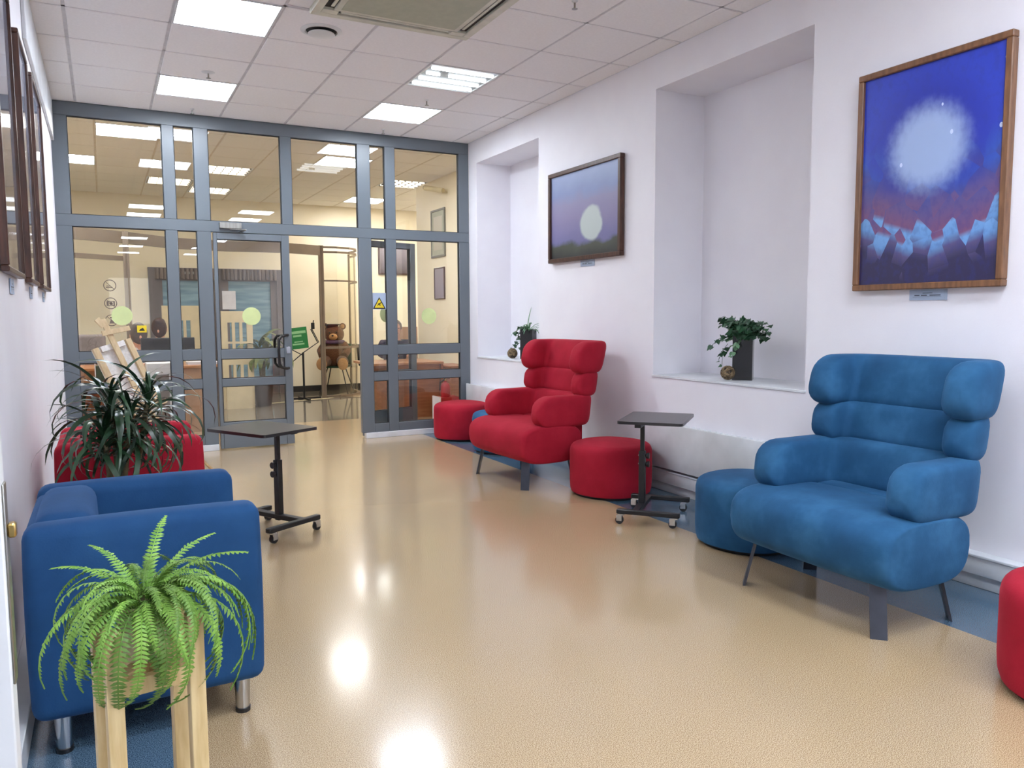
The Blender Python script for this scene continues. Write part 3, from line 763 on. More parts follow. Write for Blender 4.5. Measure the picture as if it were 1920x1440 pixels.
def mth(t, op, a, b=None):
    x = t.n('ShaderNodeMath', operation=op)
    for i, v in enumerate((a, b)):
        if v is None: continue
        if isinstance(v, (int, float)): x.inputs[i].default_value = v
        else: t.l(v, x.inputs[i])
    return x.outputs[0]
def mixc(t, f, a, b):
    x = t.n('ShaderNodeMix', data_type='RGBA')
    (t.l(f, x.inputs[0]) if not isinstance(f, float) else setattr(x.inputs[0], 'default_value', f))
    for i, v in ((6, a), (7, b)):
        if isinstance(v, tuple): x.inputs[i].default_value = v
        else: t.l(v, x.inputs[i])
    return x.outputs[2]
def nz(t, vec, s, d=3):
    return t.noise(vec, s, d)
def step(t, v, e, wd=.02):
    x = t.n('ShaderNodeMapRange', interpolation_type='SMOOTHSTEP'); x.inputs['From Min'].default_value = e-wd; x.inputs['From Max'].default_value = e+wd
    t.l(v, x.inputs['Value']); return x.outputs[0]
def big_art(t, X, Z, V):
    # plain abstract stand-in: ultramarine field, soft pale disc, mauve blocks, pale blue band, dark foot
    n1 = nz(t, V, 5, 5); n2 = nz(t, V, 22, 5)
    vo = t.n('ShaderNodeTexVoronoi'); vo.inputs['Scale'].default_value = 9; t.l(V, vo.inputs['Vector'])
    cell = t.n('ShaderNodeSeparateColor'); t.l(vo.outputs['Color'], cell.inputs[0])
    zz = mth(t, 'ADD', Z, mth(t, 'MULTIPLY', mth(t, 'SUBTRACT', cell.outputs[0], .5), .14))
    bow = mth(t, 'MULTIPLY', mth(t, 'ABSOLUTE', mth(t, 'SUBTRACT', X, .5)), -.22)
    zz = mth(t, 'ADD', zz, bow)
    base = t.ramp(zz, [(0.03, lin((44, 40, 78))), (.10, lin((84, 78, 122))), (.145, lin((104, 152, 208))), (.20, lin((112, 160, 214))), (.225, lin((120, 78, 116))), (.32, lin((92, 78, 134))), (.40, lin((66, 76, 150))), (.46, lin((52, 92, 190))), (.58, lin((44, 66, 186)))])
    fine = mixc(t, mth(t, 'MULTIPLY', step(t, n2, .55, .1), .25), base, lin((40, 50, 130)))
    dx = mth(t, 'DIVIDE', mth(t, 'SUBTRACT', X, .50), .36); dz = mth(t, 'DIVIDE', mth(t, 'SUBTRACT', Z, .62), .25)
    r = mth(t, 'SQRT', mth(t, 'ADD', mth(t, 'MULTIPLY', dx, dx), mth(t, 'MULTIPLY', dz, dz)))
    r = mth(t, 'ADD', r, mth(t, 'MULTIPLY', mth(t, 'SUBTRACT', n2, .5), .25))
    dark = t.n('ShaderNodeMapRange', interpolation_type='SMOOTHSTEP'); dark.inputs['From Min'].default_value = 1.5; dark.inputs['From Max'].default_value = .95; t.l(r, dark.inputs['Value'])
    c = mixc(t, mth(t, 'MULTIPLY', mth(t, 'MULTIPLY', dark.outputs[0], step(t, Z, .42, .05)), .55), fine, lin((26, 38, 150)))
    glow = t.n('ShaderNodeMapRange', interpolation_type='SMOOTHSTEP'); glow.inputs['From Min'].default_value = .98; glow.inputs['From Max'].default_value = .45; t.l(r, glow.inputs['Value'])
    c = mixc(t, mth(t, 'MULTIPLY', mth(t, 'MULTIPLY', glow.outputs[0], step(t, Z, .36, .06)), .85), c, lin((168, 190, 226)))
    v2 = t.n('ShaderNodeTexVoronoi'); v2.inputs['Scale'].default_value = 7; t.l(V, v2.inputs['Vector'])
    dots = mth(t, 'MULTIPLY', mth(t, 'LESS_THAN', v2.outputs['Distance'], .075), step(t, Z, .5))
    return mixc(t, dots, c, lin((206, 218, 246)))
def small_art(t, X, Z, V):
    n1 = nz(t, V, 4, 5); zz = mth(t, 'ADD', Z, mth(t, 'MULTIPLY', mth(t, 'SUBTRACT', n1, .5), .22))
    base = t.ramp(zz, [(0.0, lin((44, 46, 48))), (.14, lin((66, 72, 62))), (.20, lin((112, 110, 156))), (.45, lin((134, 126, 164))), (.66, lin((142, 138, 172))), (.76, lin((130, 144, 186))), (1.0, lin((152, 168, 204)))])
    dx = mth(t, 'DIVIDE', mth(t, 'SUBTRACT', X, .62), .17); dz = mth(t, 'DIVIDE', mth(t, 'SUBTRACT', Z, .36), .22)
    r = mth(t, 'SQRT', mth(t, 'ADD', mth(t, 'MULTIPLY', dx, dx), mth(t, 'MULTIPLY', dz, dz)))
    r = mth(t, 'ADD', r, mth(t, 'MULTIPLY', mth(t, 'SUBTRACT', n1, .5), .6))
    g = mth(t, 'SUBTRACT', 1.0, step(t, r, .9, .12))
    return mixc(t, mth(t, 'MULTIPLY', g, .85), base, lin((196, 208, 200)))
def dim_art(top, bot):
    def f(t, X, Z, V):
        n1 = nz(t, V, 4, 5); zz = mth(t, 'ADD', Z, mth(t, 'MULTIPLY', mth(t, 'SUBTRACT', n1, .5), .35))
        return t.ramp(zz, [(0.1, lin(bot)), (.4, lin(tuple((a+b)/2 for a, b in zip(top, bot)))), (.9, lin(top))])
    return f
A_big = art('painting_blue_abstract', big_art, .4); A_small = art('painting_lavender_abstract', small_art, .4)
A_left = art('painting_under_glass', dim_art((168, 176, 200), (120, 112, 108)), .05)  # pale bluish tone stands in for lights reflected in the picture glass
A_back = art('painting_grey_hills', dim_art((150, 140, 150), (96, 84, 88)), .3)
A_print = art('faint_print', dim_art((196, 190, 176), (186, 178, 160)), .4)
A_print2 = art('mauve_print', dim_art((150, 142, 152), (142, 132, 146)), .4)
# wall right: local x must run along wall; out of wall = -x world => rotate so local -y -> -x world: rz = -90deg
pic = picture('framed_painting', 'large deep blue painting in an oak frame above the blue wing chair', (XR-.004, 2.525, 1.424), -PI/2, .80, 1.13, M['oak'], A_big, .032, .045)
pic.rotation_euler = (math.radians(0), 0, -PI/2)
picture('framed_painting', 'smaller lavender grey painting in a dark frame between the two niches', (XR-.004, 5.64, 1.768), -PI/2, 1.115, .79, M['darkwood'], A_small, .036, .045)
for k, (a, b, z1) in enumerate(((3.38, 4.06, 2.66), (4.43, 4.97, 2.66), (5.29, 6.05, 2.69))):
    picture('framed_picture', ['glazed picture in a brown frame nearest the camera on the left wall', 'middle one of the three glazed pictures on the left wall', 'glazed picture on the left wall farthest away, nearest the partition'][k], (XL+.002, (a+b)/2, 1.473), PI/2, b-a, z1-1.473, M['darkwood'], A_left, .022, .03)
def caption(label, loc, rz, W, Hh):
    t = empty('caption_card', label, 'label', loc, rz)
    box('card', (-W/2, -.004, -Hh), (W/2, 0, 0), M['card'], t)
    ls = [((-W*.14, -.0048, -Hh*.36), (W*.12, -.004, -Hh*.31)), ((-W*.36, -.0048, -Hh*.58), (-W*.22, -.004, -Hh*.50)), ((-W*.18, -.0048, -Hh*.58), (-W*.02, -.004, -Hh*.50)), ((0.01, -.0048, -Hh*.58), (W*.34, -.004, -Hh*.50)), ((-W*.4, -.0048, -Hh*.70), (W*.36, -.004, -Hh*.68))]
    boxes('print_line', ls, M['gunmetal'], t)
caption('pale blue caption card under the large blue painting', (XR-.002, 2.51, 1.421), -PI/2, .20, .052)
caption('pale blue caption card under the lavender grey painting', (XR-.002, 5.61, 1.765), -PI/2, .21, .052)
for k, y in enumerate((3.75, 4.72, 5.7)):
    caption(['caption card under the left wall picture nearest the camera', 'caption card under the middle left wall picture', 'caption card under the farthest left wall picture'][k], (XL+.002, y, 1.46), PI/2, .13, .06)

# ------------------------------------------------------------------ plants
def strap(L, w_, droop, n=9, twist=0, fold=.25):
    """arching strap leaf starting at the origin, along +x, rising then drooping; returns verts, faces"""
    vs = []; fs = []; x = z = 0; ang = 0.0
    for i in range(n+1):
        f = i/n; wd = w_*(math.sin(PI*min(1, .12+f*.88))**.6)*(1 if f < .999 else .02); tw = twist*f
        c, s = math.cos(tw), math.sin(tw)
        vs += [(x, -wd*c, z+wd*fold-wd*s), (x, 0, z), (x, wd*c, z+wd*fold+wd*s)]
        x += L/n*math.cos(ang); z += L/n*math.sin(ang); ang -= droop/n*(1+f)
    for i in range(n):
        for j in range(2): a = 3*i+j; fs.append((a, a+1, a+4, a+3))
    return vs, fs
# fern: every frond is a part
def frond_mesh(L, droop, wmax, seed):
    rn = random.Random(seed); n = int(L/.0082); bm = bmesh.new(); pts = []; x = z = 0.0; y = 0.0; ang = 0.0; yaw = 0; cy = rn.uniform(-.5, .5)
    for i in range(n+1):
        pts.append((Vector((x, y, z)), ang, yaw)); ds = L/n; f = i/n
        x += ds*math.cos(ang)*math.cos(yaw); y += ds*math.cos(ang)*math.sin(yaw); z += ds*math.sin(ang); ang -= droop/n*(1.25-.5*f); yaw += cy/n
    tube(bm, [p for p, _, _ in pts[::3]], [.0013]*(len(pts[::3])), 4, False)
    for i in range(2, n):
        p, a, yw = pts[i]; f = i/n
        le = wmax*min(1, (.45+3*f))*(1-f**2.6)*rn.uniform(.8, 1.15)+.002
        d = Vector((math.cos(a)*math.cos(yw), math.cos(a)*math.sin(yw), math.sin(a))); up = Vector((-math.sin(a)*math.cos(yw), -math.sin(a)*math.sin(yw), math.cos(a)))
        for s in (-1, 1):
            side = Vector((-math.sin(yw), math.cos(yw), 0))*s
            dr = (side*.94+d*.30+up*rn.uniform(-.25, .12)).normalized(); wv = d*.0038
            b0 = p; m1 = p+dr*le*.5-up*.001; tip = p+dr*le-up*le*rn.uniform(.12, .35)+d*.002
            v = [bm.verts.new(q) for q in (b0-wv*.7, b0+wv*.7, m1+wv*.95+up*.0006, m1-wv*.7, tip)]
            bm.faces.new((v[0], v[1], v[2], v[3])); bm.faces.new((v[3], v[2], v[4]))
    me = D.meshes.new('frond'); bm.to_mesh(me); bm.free(); me.materials.append(M['foliage']); return me
fern = empty('potted_fern', 'bright green fern in a cream pot on the wooden stand', 'plant', (.052, 1.755, .598))
latheobj('pot', [(.036, .0), (.042, .003), (.058, .118), (.060, .122), (.055, .122), (.050, .095)], M['cream'], fern, 32)
latheobj('soil', [(.050, .085), (.050, .102), (.005, .104)], M['soil'], fern, 24)
fr = []
rn = random.Random(11)
protos = [frond_mesh(L, d, w_, i) for i, (L, d, w_) in enumerate([(.30, 3.1, .018), (.26, 2.7, .018), (.33, 3.4, .018), (.20, 2.2, .017), (.28, 3.6, .018), (.24, 2.4, .016), (.30, 2.7, .015), (.21, 1.3, .016)])]
def put_frond(me, az, el, r0=.018, roll_=0.0, sc=1.0, z0=.115):
    o = link('frond', me, None, fern, loc=(r0*math.cos(az), r0*math.sin(az), z0))
    m = Matrix.Rotation(az, 4, 'Z') @ Matrix.Rotation(-el, 4, 'Y') @ Matrix.Rotation(roll_, 4, 'X')
    o.rotation_euler = m.to_euler(); o.scale = (sc,)*3
for k in range(42):
    az = 2*PI*k/42*3.02+rn.uniform(-.25, .25)
    lvl = k % 3
    el = [rn.uniform(.65, 1.0), rn.uniform(1.0, 1.35), rn.uniform(.35, .65)][lvl]
    me = protos[rn.choice([0, 1, 2, 4, 6] if lvl < 2 else [0, 4, 5, 2])]
    put_frond(me, az, el, rn.uniform(.008, .045), rn.uniform(-.4, .4), rn.uniform(.74, 1.0), rn.uniform(.105, .135))
for k in range(38): put_frond(protos[rn.choice([3, 5, 3])], rn.uniform(0, 2*PI), rn.uniform(.7, 1.3), rn.uniform(0, .05), rn.uniform(-.7, .7), rn.uniform(.5, .85), rn.uniform(.11, .15))
for az, el, pr_, sc in ((-2.0, .3, 2, 1.12), (-1.4, .45, 2, 1.05), (2.9, .6, 2, 1.0), (.6, 1.25, 7, 1.0), (2.2, 1.2, 7, 1.0), (-.9, 1.35, 7, .95), (-.3, .5, 6, 1.15), (-.5, .4, 2, 1.1), (.15, .7, 6, 1.22), (-.15, .95, 2, 1.15), (-.35, 1.15, 7, 1.15), (2.6, 1.0, 7, 1.05), (1.3, 1.4, 7, 1.1), (.1, .75, 3, 1.15), (-1.45, .5, 4, 1.1), (-1.7, .55, 2, 1.0), (-2.2, .5, 2, 1.05), (-1.15, .6, 0, 1.1), (-.05, .8, 6, 1.05), (.25, .9, 6, .98), (3.3, .75, 6, 1.0), (-2.7, .6, 6, .95), (-.6, .5, 1, 1.1)): put_frond(protos[pr_], az, el, .02, 0, sc)
# stand
t = empty('plant_stand', 'pale pine plant stand with four square legs and a crossed shelf', 'plant stand', (.052, 1.757, 0), math.radians(9))
hs = .077
for sx in (-1, 1):
    for sy in (-1, 1): box('leg', (sx*hs-.0155, sy*hs-.0155, 0), (sx*hs+.0155, sy*hs+.0155, .695), M['pine'], t, .0015, 1)
hd = hs*math.sqrt(2)
for a in (PI/4, -PI/4):
    bm = bmesh.new(); z0 = .553; 
    bx(bm, (-hd+.012, -.014, z0), (hd-.012, .014, z0+.044 if a > 0 else z0+.043), .001, 1, Matrix.Rotation(a, 4, 'Z')); bmobj('cross_rail', bm, M['pine'], t)
for s in (-1, 1):
    box('side_rail', (-hs+.0155, s*hs-.009, .556), (hs-.0155, s*hs+.009, .590), M['pine'], t)
    
# dracaena
t = empty('dracaena', 'tall dark green dracaena with long drooping strap leaves between the two left armchairs', 'plant', (.035, 3.80, 0))
latheobj('pot', [(.10, 0), (.135, .22), (.14, .25), (.128, .25), (.12, .22)], M['potdark'], t, 28)
latheobj('soil', [(.118, .20), (.122, .225), (.01, .228)], M['soil'], t, 24)
crowns = [((.0, 0, .22), (.01, .01, .5), (.055, 0, .86)), ((.03, .02, .22), (.05, .02, .5), (.13, .05, .93)), ((-.02, -.03, .22), (-.02, -.03, .45), (-.05, -.03, .80)), ((.01, .02, .5), (.0, .03, .62), (-.02, .05, .92))]
for a, b, c in crowns:
    tubeobj('trunk', [a, b, c], [.016, .014, .010], M['stem'], t, 8)
lm = []
for i in range(10):
    L = [.34, .40, .30, .44, .26, .36, .48, .32, .38, .42][i]; vs, fs = strap(L, [.010, .012, .011, .009][i % 4], [1.6, 2.2, 1.2, 2.0, 1.4, 2.6, 1.7, 2.9, 1.0, 2.3][i], 9, random.uniform(-.6, .6))
    me = D.meshes.new('leaf'); me.from_pydata(vs, [], fs); me.materials.append(M['drac'])
    for p in me.polygons: p.use_smooth = True
    lm.append(me)
rn = random.Random(5)
for ci, (a, b, c) in enumerate(crowns):
    for k in range([50, 56, 40, 44][ci]):
        az = k*2.399+rn.uniform(-.3, .3); f = k/50
        el = 1.35-1.55*f+rn.uniform(-.15, .15)
        o = link('leaf', rn.choice(lm), None, t, loc=(c[0], c[1], c[2]-.14*f+.01))
        o.rotation_euler = (Matrix.Rotation(az, 4, 'Z') @ Matrix.Rotation(-el, 4, 'Y') @ Matrix.Rotation(rn.uniform(-.5, .5), 4, 'X')).to_euler()
        o.scale = (rn.uniform(.7, 1.02),)*3
# ivy vases
def ivy_leaf(kind):
    pts = {'ivy': [(0, 0), (.25, .38), (.10, .62), (.45, .52), (.62, .34), (1.05, 0), (.62, -.34), (.45, -.52), (.10, -.62), (.25, -.38)],
           'oval': [(0, 0), (.2, .28), (.5, .36), (.8, .22), (1.05, 0), (.8, -.22), (.5, -.36), (.2, -.28)]}[kind]
    vs = [(.35, 0, 0)]+[(x, y, .10*abs(y)-.18*max(0, x-.5)) for x, y in pts]; n = len(pts)
    return vs, [(0, i+1, (i+1) % n+1) for i in range(n)]
leafm = {}
for kd, mm in (('ivy', 'ivy'), ('oval', 'ivy_pale')):
    vs, fs = ivy_leaf(kd); me = D.meshes.new('leaf'); me.from_pydata(vs, [], fs); me.materials.append(M[mm]); leafm[kd] = me
def vase_plant(label, loc, style, seed):
    t = empty('ivy_vase', label, 'vase', loc, math.radians(0)); rn = random.Random(seed)
    bm = bmesh.new(); s = .066; hgt = .305
    for a, b in (((-s, -s, 0), (s, s, .012)), ((-s, -s, .012), (s, -s+.008, hgt)), ((-s, s-.008, .012), (s, s, hgt)), ((-s, -s+.008, .012), (-s+.008, s-.008, hgt)), ((s-.008, -s+.008, .012), (s, s-.008, hgt))): bx(bm, a, b)
    vz = bmobj('vase', bm, M['blackgloss'], t); vz.rotation_euler = (0, 0, math.radians(41))
    box('filling', (-.05, -.05, .2), (.05, .05, .29), M['soil'], t, loc=(0, 0, 0)).rotation_euler = (0, 0, math.radians(41))
    # the view side is -x; picture-right is -y, picture-left is +y
    def vine(end, n, sc, kd='ivy', lift=.10, start=None):
        p0 = Vector(start or (0, 0, hgt-.02)); e = Vector(end); mid = (p0+e)/2+Vector((0, 0, lift)); pts = []
        for i in range(n+1): f = i/n; pts.append((1-f)**2*p0+2*f*(1-f)*mid+f*f*e)
        tubeobj('stem', pts, .0016, M['stem'] if style else M['ivy'], t, 5)
        for i, p in enumerate(pts[1:]):
            for r in range(1 if kd == 'dark' else 2):
                o = link('leaf', leafm['oval' if kd == 'oval' else 'ivy'], None, t, loc=p+Vector((rn.uniform(-.012, .004), rn.uniform(-.015, .015), rn.uniform(-.01, .01))))
                o.rotation_euler = (rn.uniform(-.9, .9), rn.uniform(.1, 1.2), PI+rn.uniform(-1.5, 1.5)); o.scale = (sc*rn.uniform(.75, 1.15),)*3
    if style == 0:
        for k in range(30):
            yy = rn.uniform(-.17, .11); zz = hgt+rn.uniform(.0, .15)*(1-abs(yy+.04)*3.0); vine((rn.uniform(-.14, .06), yy, zz), 4, .058, 'ivy', rn.uniform(.04, .10))
        for q in range(7): vine((rn.uniform(-.10, -.02), rn.uniform(-.27, -.16), hgt+rn.uniform(-.02, .10)), 5, .050)
        vine((-.08, -.31, hgt+.03), 6, .034); vine((-.08, -.20, hgt+.055), 6, .036); vine((-.06, -.17, hgt+.02), 5, .042); vine((-.08, .14, hgt+.12), 5, .032); vine((-.05, .16, hgt+.06), 5, .036)
        vine((-.10, .20, hgt-.07), 5, .048); vine((-.10, -.02, hgt-.10), 5, .040, 'oval', .03); vine((-.12, -.055, hgt-.06), 4, .042, 'oval', .03); vine((-.11, .0, hgt-.13), 3, .03, 'oval', .03)
        vine((-.10, .10, .09), 5, .036, 'dark', .02, (-.03, .17, hgt-.10)); vine((-.08, .13, .17), 3, .045, 'dark', .01, (-.03, .12, hgt-.06))
        vs, fs = strap(.13, .006, 1.4, 8)
        for k in range(7):
            for s2 in (-1, 1):
                me = D.meshes.new('leaf'); v2, f2 = ivy_leaf('oval'); me.from_pydata([(a*.038, b*.022, c*.03) for a, b, c in v2], [], f2); me.materials.append(M['ivy_pale'])
                link('leaf', me, None, t, loc=(-.07, .03+.012*k, hgt-.004-.004*k), rot=(0, .5, PI+s2*1.1))
    else:
        vs, fs = strap(.24, .011, 1.5, 8, .3)
        me = D.meshes.new('leaf'); me.from_pydata(vs, [], fs); me.materials.append(M['ivy_pale'])
        for k in range(26):
            az = rn.uniform(0, 2*PI); o = link('leaf', me, None, t, loc=(.01*math.cos(az), .02*math.sin(az), hgt-.03)); el = rn.uniform(.45, 1.35)
            o.rotation_euler = (Matrix.Rotation(az, 4, 'Z') @ Matrix.Rotation(-el, 4, 'Y')).to_euler(); o.scale = (rn.uniform(.6, .95),)*3
        vs, fs = strap(.30, .007, .3, 8); me2 = D.meshes.new('leaf'); me2.from_pydata(vs, [], fs); me2.materials.append(M['ivy_pale'])
        link('leaf', me2, None, t, loc=(0, .02, hgt-.05), rot=(0, -1.5, .3))
        for k in range(6): vine((rn.uniform(-.1, 0), rn.uniform(.05, .16), hgt-.03), 3, .035)
        vine((-.08, .15, .10), 8, .05, 'dark', .02, (-.03, .12, hgt-.02)); vine((-.06, .10, .16), 6, .045, 'dark', .02, (-.02, .08, hgt-.02)); vine((-.07, .03, .13), 5, .045, 'dark', .03)
vase_plant('tall square black vase with dark ivy in the nearer niche', (3.905, 4.02, .852), 0, 3)
vase_plant('tall square black vase with grassy leaves and trailing ivy in the far niche', (3.90, 7.08, .852), 1, 4)
def twig_ball(label, loc, r):
    t = empty('twig_ball', label, 'ornament', loc); rn = random.Random(int(loc[1]*10)); bm = bmesh.new()
    for k in range(26):
        ax = Vector((rn.gauss(0, 1), rn.gauss(0, 1), rn.gauss(0, 1))).normalized(); u = ax.orthogonal().normalized(); v = ax.cross(u); off = rn.uniform(-.45, .45)
        rr = r*math.sqrt(1-off*off)*.93; pts = [ax*off*r*.93+rr*(math.cos(a*2*PI/18)*u+math.sin(a*2*PI/18)*v)*(1+.02*math.sin(a*2.3+k)) for a in range(19)]
        tube(bm, [p+Vector((0, 0, r)) for p in pts], .0030, 5)
    bmobj('woven_twigs', bm, M['wicker'], t, smooth=True)
    ellipsoid('core', (0, 0, r), (r*.78,)*3, M['potdark'], t)
twig_ball('woven twig ball beside the ivy vase in the nearer niche', (3.79, 4.045, .853), .050)
twig_ball('woven twig ball beside the vase in the far niche', (3.77, 7.19, .853), .055)

# easel seen from behind, in front of the partition
t = empty('easel', 'pale wooden easel holding a small canvas seen from the back, in front of the partition', 'easel', (.50, 6.1, 0))
O = Vector((.50, 6.1, 0)); up_ = Vector((-.355, .16, .92)).normalized(); la = Vector((.90, .40, .0)); la = (la-up_*la.dot(up_)).normalized(); nn = la.cross(up_)
def EP(s, l, d=0): return up_*s+la*l+nn*d     # local point: along the mast, sideways, depth
def ebar(name, parent, m, a, b, wd, th):
    """flat bar between two easel points (s, l, d) with its width across the easel plane"""
    P, Q = EP(*a), EP(*b); d = (Q-P); L = d.length; d.normalize(); sd = d.cross(nn).normalized()
    m4 = Matrix(((sd.x, nn.x, d.x, P.x), (sd.y, nn.y, d.y, P.y), (sd.z, nn.z, d.z, P.z), (0, 0, 0, 1)))
    bm = bmesh.new(); bx(bm, (-wd/2, -th/2, 0), (wd/2, th/2, L), 0, 1, m4); return bmobj(name, bm, m, parent)
ebar('mast', t, M['bleached'], (0, 0, 0), (1.40, 0, 0), .040, .016)
for s_ in (-1, 1): ebar('leg', t, M['bleached'], (.66, s_*.03, -.018), (.0, s_*.22, -.018), .03, .014)
bm = bmesh.new(); bar(bm, EP(.70, 0, .012), Vector((.30, .50, .0)), .024, .014); bmobj('rear_leg', bm, M['bleached'], t)
ebar('clamp', t, M['bleached'], (1.300, -.055, .014), (1.285, .15, .014), .035, .014)
ebar('clamp', t, M['bleached'], (1.345, -.02, .014), (1.41, -.045, .014), .04, .012)
ebar('ledge', t, M['bleached'], (.70, -.18, -.035), (.70, .18, -.035), .03, .05)
t = empty('stretched_canvas', 'small blank canvas on the easel, wooden stretcher side towards the room', 'canvas', O)
ebar('canvas', t, M['canvas_w'], (.72, 0, -.052), (1.22, 0, -.052), .29, .004)
for s_ in (-1, 1): ebar('stretcher_bar', t, M['bleached'], (.72, s_*.125, -.036), (1.22, s_*.125, -.036), .04, .026)
ebar('stretcher_bar', t, M['canvas_w'], (1.20, -.09, -.036), (1.20, .09, -.036), .04, .026)
ebar('stretcher_bar', t, M['bleached'], (.74, -.09, -.036), (.74, .09, -.036), .04, .026)

# ------------------------------------------------------------------ foyer things
# dark framed entrance with blue panes, drape above
t = D.objects.new('door_4', None); COL.objects.link(t); t.location = (1.7, YI, 0); st(t, 'grey framed glazed entrance in the back wall of the foyer')
boxes('door_frame', [((-1.03, -.08, 0), (-.93, 0, 2.08)), ((.93, -.08, 0), (1.03, 0, 2.08)), ((-.93, -.08, 1.96), (.93, 0, 2.08)), ((-.06, -.07, 0), (.06, 0, 1.96))], M['greymetal'], t)
for a, b in ((-.93, -.06), (.06, .93)):
    boxes('door_rail', [((a, -.06, 0), (b, -.01, .3)), ((a, -.06, .3), (a+.1, -.01, 1.96)), ((b-.1, -.06, .3), (b, -.01, 1.96)), ((a+.1, -.06, 1.88), (b-.1, -.01, 1.96))], M['greymetal'], t)
    box('pane', (a+.1, -.04, .3), (b-.1, -.03, 1.88), M['nightglass'], t)
    bm = bmesh.new()
    for k in range(14): tube(bm, [(a+.03+k*(b-a-.06)/13, -.10, 1.90), (a+.03+k*(b-a-.06)/13, -.10, 2.07)], .03, 8)
    tag(bmobj('pelmet_drape', bm, M['curtain'], t), kind='stuff')
box('door_closer', (-.5, -.12, 1.98), (-.3, -.08, 2.02), M['steel'], t)
tag(box('paper_notice', (-.105, -.002, 0), (.105, 0, .30), M['paper'], loc=(1.86, YI-.085, 1.42)), 'white paper notice on the blue glass of the far entrance door', 'notice')
# bronze framed curved glass vestibule
t = empty('curved_screen', 'bronze framed curved glass screen standing in the foyer', 'screen', (0, 0, 0))
def rail(name, pts, wd, ht, z):
    bm = bmesh.new()
    for a, b in zip(pts, pts[1:]): bar(bm, (a[0], a[1], z), (b[0], b[1], z), wd, ht)
    return bmobj(name, bm, M['brownmetal'], t)
arc = [(3.10, 12.40), (3.34, 12.37), (3.56, 12.45), (3.72, 12.62), (3.80, 12.86), (3.83, 13.1), (3.82, 13.35)]
longr = [(3.10, 12.40), (2.45, 12.10), (1.65, 12.18), (.95, 12.0), (.30, 11.40), (-.27, 11.0), (-.9, 10.7)]
rail('top_rail', arc, .03, .03, 2.385); rail('top_rail', arc, .03, .03, 2.31); rail('mid_rail', arc, .03, .025, 1.86); rail('hand_rail', arc, .03, .035, .80); rail('floor_rail', arc, .05, .03, .02)
rail('header_beam', longr, .04, .15, 2.33)
for x, y in ((3.10, 12.40), (.315, 11.38)): boxes('post', [((x-.035, y-.03, 0), (x-.005, y+.03, 2.41)), ((x+.005, y-.03, 0), (x+.035, y+.03, 2.41)), ((x-.005, y-.02, 0), (x+.005, y+.02, 2.4))], M['brownmetal'], t)
rail('transom', [(.30, 11.40), (-.27, 11.0), (-.9, 10.7)], .03, .06, 2.06)
tubeobj('post', [(3.82, 13.35, 0), (3.82, 13.35, 2.36)], .02, M['brownmetal'], t)
bm = bmesh.new()
for a, b in zip(arc, arc[1:]): bar(bm, (a[0], a[1], 1.18), (b[0], b[1], 1.18), .004, 2.25)
bmobj('curved_glass', bm, M['glass2'], t)
# cream cut-out panels
def cutout(label, loc, W, Hh, rows):
    t = empty('slotted_panel', label, 'panel', loc); bm = bmesh.new()
    zs = sorted(rows); cols = [(-.13, -.07), (-.03, .03), (.07, .13)]
    z = 0
    for z0, z1 in zs:
        bx(bm, (-W/2, -.02, z), (W/2, .02, z0)); x = -W/2
        for a, b in cols: bx(bm, (x, -.02, z0), (a, .02, z1)); x = b
        bx(bm, (x, -.02, z0), (W/2, .02, z1)); z = z1
    bx(bm, (-W/2, -.02, z), (W/2, .02, Hh)); bmobj('board', bm, M['cutout'], t)
    box('foot_block', (-W/2+.03, -.12, 0), (W/2-.05, -.021, .34), M['cutout'], t)
cutout('cream slotted board seen through the closed glass door, left of the potted palm', (1.69, 11.62, 0), .42, 1.38, [(.42, .62), (.72, .92), (.95, 1.22)])
cutout('cream slotted board standing behind the reception desk in front of the blue glass', (1.05, 12.7, 0), .52, 1.47, [(.95, 1.25)])
# potted palm
t = empty('potted_palm', 'leafy palm in a dark square pot behind the closed glass door', 'plant', (2.04, 11.72, 0))
latheobj('pot', [(.105, 0), (.14, .30), (.142, .315), (.125, .315), (.12, .29)], M['potdark'], t, 28, sq=4)
latheobj('soil', [(.115, .26), (.12, .295), (.01, .30)], M['soil'], t, 16)
for k in range(3): tubeobj('trunk', [(.02*k-.02, .01*k, .28), (.03*k-.04, 0, .75)], .02, M['stem'], t, 8)
vs, fs = strap(.62, .045, 1.5, 9, .3); pm = D.meshes.new('leaf'); pm.from_pydata(vs, [], fs); pm.materials.append(M['palm'])
vs, fs = strap(.45, .05, 2.0, 9, -.3); pm2 = D.meshes.new('leaf'); pm2.from_pydata(vs, [], fs); pm2.materials.append(M['palm'])
rn = random.Random(9)
for k in range(34):
    o = link('leaf', rn.choice([pm, pm2]), None, t, loc=(rn.uniform(-.05, .05), 0, rn.uniform(.62, .95))); az = k*2.4
    o.rotation_euler = (Matrix.Rotation(az, 4, 'Z') @ Matrix.Rotation(-rn.uniform(.3, 1.25), 4, 'Y')).to_euler(); o.scale = (rn.uniform(.7, 1.1),)*3
